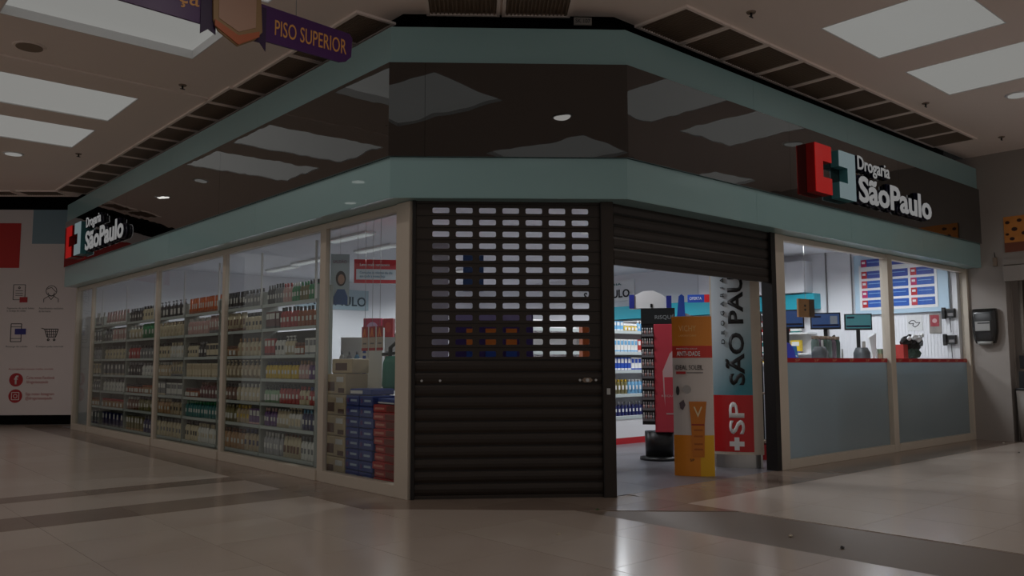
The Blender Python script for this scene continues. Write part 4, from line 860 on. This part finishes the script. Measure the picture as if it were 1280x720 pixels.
MB().prism(arc(0.16, 1.9, 0.15, 0, 180, 10)+[(0.01, 0.0), (0.31, 0.0)], -0.1, 0.0, 'y').build('grey_box', mat('cone_grey', (170, 168, 172), 0.5), t)
MB().prism([(0.06, 2.0), (0.09, 2.3), (0.13, 2.33), (0.17, 2.3), (0.18, 2.0)], 0.01, 0.03, 'y').build('blue_cone', M_BLUE, t)
MB().prism(arc(0.28, 1.96, 0.05, 0, 345, 10), 0.0, 0.02, 'y').build('red_dot', M_REDD, t)
# shelf strip seen between the totem and the jamb
t = thing('narrow_rack', 'narrow dark rack of packets seen right of the pharmacy totem', 'shelf', (5.15, 0.97, 0), -0.7)
for z in (0.25, 0.9, 1.35, 1.8): MB().box(0, 0.5, 0, 0.3, z-0.02, z).build('shelf', M_GRILLE, t)
MB().box(0, 0.5, 0.3, 0.32, 0, 2.0).build('back_panel', M_BLK, t); MB().box(0, 0.5, 0, 0.3, 0, 0.2).build('red_plinth', M_REDD, t)
cw = Matrix.Translation((5.15, 0.97, 0)) @ Matrix.Rotation(-0.7, 4, 'Z')
for k in range(4):
    o = link('carton', product('carton', ['blue', 'white', 'blue', 'red'][k], 'white'), None, cw @ Vector((0.07+k*0.1, 0.1, 1.352))); o.rotation_euler = (0, 0, -0.7); o.scale = (1.3, 1.3, 1.7)
    tag(o, '%s carton on the narrow dark rack, %s' % (['blue', 'white', 'blue', 'red'][k], ['leftmost', 'second', 'third', 'rightmost'][k]), 'carton', 'cartons on the narrow dark rack')
# ------------------------------------------------------------------ checkout counter behind the right window
ct = thing('checkout_counter', 'long pale checkout counter behind the frosted right window', 'counter', (6.05, 0.75, 0), 0)
MB().box(0, 4.4, -0.5, 0.75, 0, 1.26).build('cabinet', mat('counter_front', (180, 186, 192), 0.4), ct); MB().box(-0.03, 4.43, -0.53, 0.78, 1.26, 1.30).build('worktop', M_WHITE, ct, bevel=0.005)
def monitor(x, y, rot, w_, h_, zc_, scr, label, extra):
    t = thing('monitor', label, 'monitor', (x, y, 1.30), rot)
    z0 = zc_-1.30
    MB().box(-w_/2, w_/2, 0, 0.04, z0-h_/2, z0+h_/2).build('bezel', M_BLK, t, bevel=0.006)
    MB().box(-w_/2+0.02, w_/2-0.02, -0.004, 0, z0-h_/2+0.03, z0+h_/2-0.02).build('screen', glow('scr'+label[:8], scr, 0.38), t)
    MB().box(-w_/2+0.04, -w_/2+0.16, -0.007, -0.004, z0+h_/2-0.08, z0+h_/2-0.05).build('screen_menu', M_NAVY, t)
    MB().box(-w_/2+0.03, w_/2-0.03, -0.007, -0.004, z0-h_/2+0.05, z0-h_/2+0.08).build('screen_bar', M_NAVY, t)
    if extra: MB().box(w_/2-0.16, w_/2-0.05, -0.007, -0.004, z0-0.05, z0+0.08).build('screen_window', glow('scrwin', (190, 200, 220), 0.2), t)
    MB().box(-0.03, 0.03, 0.04, 0.07, 0.02, z0).build('stand', M_BLK, t); MB().box(-0.12, 0.12, -0.02, 0.14, 0, 0.02).build('foot', M_BLK, t)
monitor(6.81, 1.12, -1.0, 0.50, 0.29, 1.97, (40, 84, 150), 'blue-screened monitor, leftmost, partly behind the tan plaque', False)
monitor(7.98, 1.12, -1.0, 0.46, 0.27, 1.98, (34, 74, 150), 'blue-screened monitor with a white window, middle of three', True)
monitor(9.09, 1.12, -0.95, 0.44, 0.28, 2.00, (70, 150, 160), 'turquoise-screened monitor, rightmost of three', False)
t = thing('tan_plaque', 'tan wooden plaque with dark spots above the left monitor', 'plaque', (6.72, 0.74, 1.98), -0.2)
MB().box(-0.17, 0.17, 0, 0.03, 0, 0.27).build('board', mat('wood_tan', (160, 116, 72), 0.6, vary=0.2, scale=10), t); MB().box(0.06, 0.17, -0.004, 0, 0.0, 0.27).build('dark_side', mat('wood_dark', (84, 62, 46), 0.6), t)
MB().prism(arc(-0.03, 0.17, 0.018, 0, 345, 10), 0, 0.004, 'y').prism(arc(-0.03, 0.11, 0.018, 0, 345, 10), 0, 0.004, 'y').build('dark_spots', M_INK, t)
MB().tube([(0, 0.015, 0.27), (0, 0.015, 1.45)], 0.003, 4).build('thread', M_STEEL, t)
def printer(x, y, rot, label):
    t = thing('receipt_printer', label, 'printer', (x, y, 1.30), rot)
    MB().loft([(0, .09, .1), (.10, .09, .1), (.15, .075, .06)], 12, 0, 0, 0, 0.4).build('housing', mat('printer_grey', (90, 94, 98), 0.4), t); MB().box(-0.04, 0.04, -0.04, -0.035, 0.15, 0.21).build('paper', M_WHITE, t)
printer(6.62, 0.50, 0.2, 'grey receipt printer under the tan plaque'); printer(7.9, 0.50, -0.2, 'grey receipt printer between the middle and right monitors')
def terminal(x, y, rot, label):
    t = thing('card_terminal', label, 'card terminal', (x, y, 1.30), rot)
    MB().tube([(0, 0, 0), (0, 0, 0.14)], 0.015, 8).build('stalk', M_STEEL, t)
    MB().box(-0.04, 0.04, -0.02, 0.02, 0.12, 0.3, T=Matrix.Rotation(-0.4, 4, 'X')).build('keypad', M_BLK, t, bevel=0.004); MB().box(-0.03, 0.03, -0.023, -0.02, 0.22, 0.28, T=Matrix.Rotation(-0.4, 4, 'X')).build('display', M_BLW, t)
terminal(8.02, 0.88, 0.3, 'black card terminal on a stalk right of the middle monitor'); terminal(9.22, 0.88, -0.3, 'black card terminal on a stalk right of the turquoise monitor'); pass
for k, x in enumerate((7.15, 7.28, 7.41, 7.54, 7.67, 7.80)):
    t = thing('sweet_jar', 'clear grey-green jar of sweets, %s in the row under the middle monitor' % ['first', 'second', 'third', 'fourth', 'fifth', 'last'][k], 'jar', (x, 0.86, 1.30), 0, 'sweet jars in a row on the counter')
    MB().loft([(0, .055, .055), (.2, .058, .058), (.23, .045, .045)], 12).build('jar_body', mat('jar_body%d' % (k % 3), [(96, 112, 108), (110, 96, 108), (70, 92, 84)][k % 3], 0.15), t); MB().cyl(.05, .23, .26, 12).build('lid', M_GRILLE, t)
t = thing('blue_arched_holder', 'blue arched plastic holder at the left end of the counter', 'holder', (6.2, 0.80, 1.30), 0)
MB().prism(arc(0.0, 0.0, 0.24, 0, 180, 14, 0.30), 0, 0.03, 'y').build('arch', mat('arch_blue', (50, 60, 190), 0.3), t); MB().box(-0.24, 0.24, -0.03, 0.1, 0, 0.02).build('foot', M_BLUE, t)
t = thing('blue_folder', 'bright blue leaning folder beside the arched holder', 'folder', (6.52, 0.82, 1.30), 0)
MB().box(-0.09, 0.09, 0, 0.02, 0, 0.26, T=Matrix.Rotation(-0.15, 4, 'X')).build('cover', mat('folder_blue', (50, 130, 200), 0.4), t); MB().box(-0.05, 0.05, -0.004, 0, 0.1, 0.12, T=Matrix.Rotation(-0.15, 4, 'X')).build('label_strip', M_WHITE, t)
t = thing('white_paper_stand', 'white angled paper holder below the turquoise monitor', 'holder', (8.95, 0.82, 1.30), 0.1)
MB().prism([(-0.2, 0.42), (0.12, 0.5), (0.06, 0.05), (-0.04, 0.0)], 0, 0.02, 'y').build('sheet', M_WHITE, t); MB().tube([(0.12, 0, 0.5), (0.0, 0, 0.2), (-0.06, 0, 0)], 0.01, 6).build('black_arm', M_BLK, t)
t = thing('card_box', 'small brown box of leaflets at the right of the turquoise monitor', 'box', (9.45, 0.85, 1.30), 0)
MB().box(-0.12, 0.12, 0, 0.1, 0, 0.16).build('box_body', mat('leaflet_brown', (140, 116, 90), 0.6), t); MB().box(-0.10, 0.10, 0.02, 0.09, 0.16, 0.24).build('leaflets', mat('leaflet_green', (110, 128, 100), 0.6), t)
CL = ('receipt_printer', 'card_terminal', 'sweet_jar')
for o in list(C.objects):
    if o.name.split('.')[0] in CL: o.scale = (1.05, 1.05, 1.6)
# crumpled bag with cables on the counter
def lump(name, m, parent, seeds, mm=0):
    mb = MB(); rnd = random.Random(3)
    for (x, y_, z, r) in seeds:
        vs = []; n = 8
        for j in range(5):
            for i in range(n):
                a = 2*PI*i/n; b_ = -PI/2+PI*(j+0.5)/5; rr_ = r*(0.75+0.5*rnd.random()); vs.append((x+rr_*math.cos(b_)*math.cos(a), y_+rr_*math.cos(b_)*math.sin(a)*0.7, z+rr_*0.7*math.sin(b_)))
        fs = [tuple(range(n-1, -1, -1)), tuple(4*n+i for i in range(n))]+[(j*n+i, j*n+(i+1) % n, (j+1)*n+(i+1) % n, (j+1)*n+i) for j in range(4) for i in range(n)]
        mb.add(vs, fs)
    return mb.build(name, m, parent)
t = thing('crumpled_bag', 'crumpled black and white bag on a red box, behind the second right pane', 'bag', (9.42, 0.48, 1.345), 0)
lump('black_bag', M_BLK, t, [(0.0, 0, 0.30, 0.12), (0.2, 0, 0.34, 0.13), (0.4, 0, 0.32, 0.14), (0.3, 0, 0.22, 0.14), (0.1, 0, 0.22, 0.10)])
lump('white_paper', M_WHITE, t, [(0.1, -0.1, 0.38, 0.07), (0.25, -0.1, 0.35, 0.07), (0.36, -0.1, 0.42, 0.06), (-0.05, -0.08, 0.36, 0.05)])
lump('dark_green_base', mat('bag_green_dark', (60, 84, 72), 0.5), t, [(0.1, 0, 0.12, 0.14), (0.3, 0, 0.12, 0.15)])
MB().box(-0.22, -0.05, -0.05, 0.12, -0.044, 0.26).build('red_box', mat('box_red', (180, 50, 44), 0.5), t)
# things on the wall behind the counter
W90 = -PI/2
t = thing('outline_map_card', 'white card with a black outline emblem on the wall behind the counter', 'sign', (10.6, 0.95, 1.88), W90)
MB().box(0, 0.27, -0.015, 0, 0, 0.28).build('card', mat('card_white', (214, 214, 214), 0.5), t)
mb = MB()
def ln2(mb, pts, y0, t_=0.012):
    for p, q in zip(pts[:-1], pts[1:]):
        dx, dz = q[0]-p[0], q[1]-p[1]; L = math.hypot(dx, dz); nx, nz = -dz/L*t_/2, dx/L*t_/2
        mb.prism([(p[0]+nx, p[1]+nz), (q[0]+nx, q[1]+nz), (q[0]-nx, q[1]-nz), (p[0]-nx, p[1]-nz)], y0, y0+0.003, 'y')
ln2(mb, [(0.03, 0.14), (0.08, 0.18), (0.13, 0.18), (0.16, 0.14), (0.23, 0.14), (0.19, 0.09), (0.14, 0.06), (0.10, 0.09), (0.12, 0.13), (0.06, 0.12), (0.03, 0.14)], 0.015)
mb.build('outline_print', M_INK, t)
t = thing('red_framed_picture', 'small red picture in a silver frame on the wall behind the counter', 'picture', (10.6, 0.56, 1.82), W90)
MB().box(0, 0.2, -0.02, 0, 0, 0.34).build('frame', mat('dull_frame', (140, 134, 128), 0.4), t); MB().box(0.02, 0.17, -0.024, -0.02, 0.12, 0.32).build('print', mat('dusky_red', (150, 50, 60), 0.5), t)
MB().prism(arc(0.095, 0.22, 0.04, 0, 345, 12), 0.024, 0.027, 'y').build('pale_disc', mat('dusky_pale', (200, 160, 160), 0.5), t)
for (z, lab) in ((2.08, 'black wall telephone at the far right behind the second right pane'), (1.62, 'black device on the wall below the telephone')):
    t = thing('wall_phone', lab, 'telephone', (10.6, 0.28, z), W90)
    MB().box(0, 0.17, -0.08, 0, 0, 0.16).build('body', M_BLK, t, bevel=0.01); MB().box(-0.03, 0.03, -0.12, -0.06, -0.02, 0.18).build('handset', M_BLK, t, bevel=0.01); MB().box(0.06, 0.15, -0.084, -0.08, 0.03, 0.08).build('buttons', M_GREYINK, t)
    MB().tube([(0.08, -0.04, 0), (0.09, -0.04, -0.25)], 0.006, 6).build('cord', M_BLK, t)
# slatted wall panels behind the counter
sp = setting('trim_5', (10.6, 2.3, 0), W90)
for k in range(40): MB().box(k*0.055, k*0.055+0.045, -0.006, 0, 1.2, 2.19).build('slat', M_SWALL, sp)
t = thing('conduit', 'thin grey conduit running down the wall beside the white bulkhead', 'conduit', (10.58, 2.45, 0), W90)
MB().box(-0.012, 0.012, -0.02, 0, 1.2, 3.45).build('channel', M_GREYINK, t); MB().box(0.5, 0.52, -0.02, 0, 2.2, 3.45).build('side_channel', M_GREYINK, t)
# teal wall shelving along the right store wall, far
bs = thing('far_wall_shelving', 'white wall shelving full of boxes far inside under the turquoise band', 'shelf', (10.6, 8.2, 0), W90)
for z in (0.3, 0.7, 1.1, 1.5, 1.9, 2.3): MB().box(0, 5.5, -0.35, 0, z-0.03, z).build('shelf', M_WHITE, bs)
MB().box(0, 5.5, -0.35, 0, 0, 0.15).build('red_plinth', M_REDD, bs)
fc = [('white', 'blue'), ('blue', 'white'), ('light blue', 'white'), ('red', 'white'), ('white', 'teal'), ('yellow', 'blue')]
for r, z in enumerate((0.7, 1.1, 1.5, 1.9)):
    for k in range(22):
        bd, cp_ = fc[(r*5+k//3) % 6]
        o = link('carton', product('carton', bd, cp_), None, (10.37, 8.05-k*0.24, z+0.001)); o.rotation_euler = (0, 0, W90); o.scale = (2.9, 2, 1.4)
        tag(o, '%s carton with %s band on the %s shelf of the far wall shelving' % (bd, cp_, ['low', 'lower middle', 'upper middle', 'top'][r]), 'carton', '%s cartons on the far wall shelving, row %s' % (bd, 'ABCD'[r]))
# ------------------------------------------------------------------ litter on the floor
for (x, y_, lab, col) in ((-0.13, -0.97, 'tiny pale crumb on the cream tiles in front of the shutter', (190, 180, 160)), (0.89, -0.43, 'small green leaf scrap on the brown border near the shutter post', (70, 90, 50)), (1.03, -2.65, 'small dark scrap on the brown stripe at lower right', (50, 46, 40)), (1.13, -2.19, 'small pale scrap on the brown stripe at lower right', (190, 186, 176)), (10.35, -0.62, 'pale paper scrap on the floor by the end wall', (200, 196, 186)), (8.9, -1.3, 'small grey scrap on cream tiles near the right window', (110, 104, 96))):
    mb = MB(); mb.prism([(0, 0), (0.035, 0.01), (0.05, 0.03), (0.02, 0.035), (-0.005, 0.02)], 0.0005, 0.006); mb.prism([(0.01, 0.01), (0.03, 0.02), (0.02, 0.03)], 0.006, 0.012)
    o = tag(mb.build('litter_scrap', mat('scrap%d' % col[0], col, 0.7)), lab, 'litter'); o.location = (x, y_, 0)
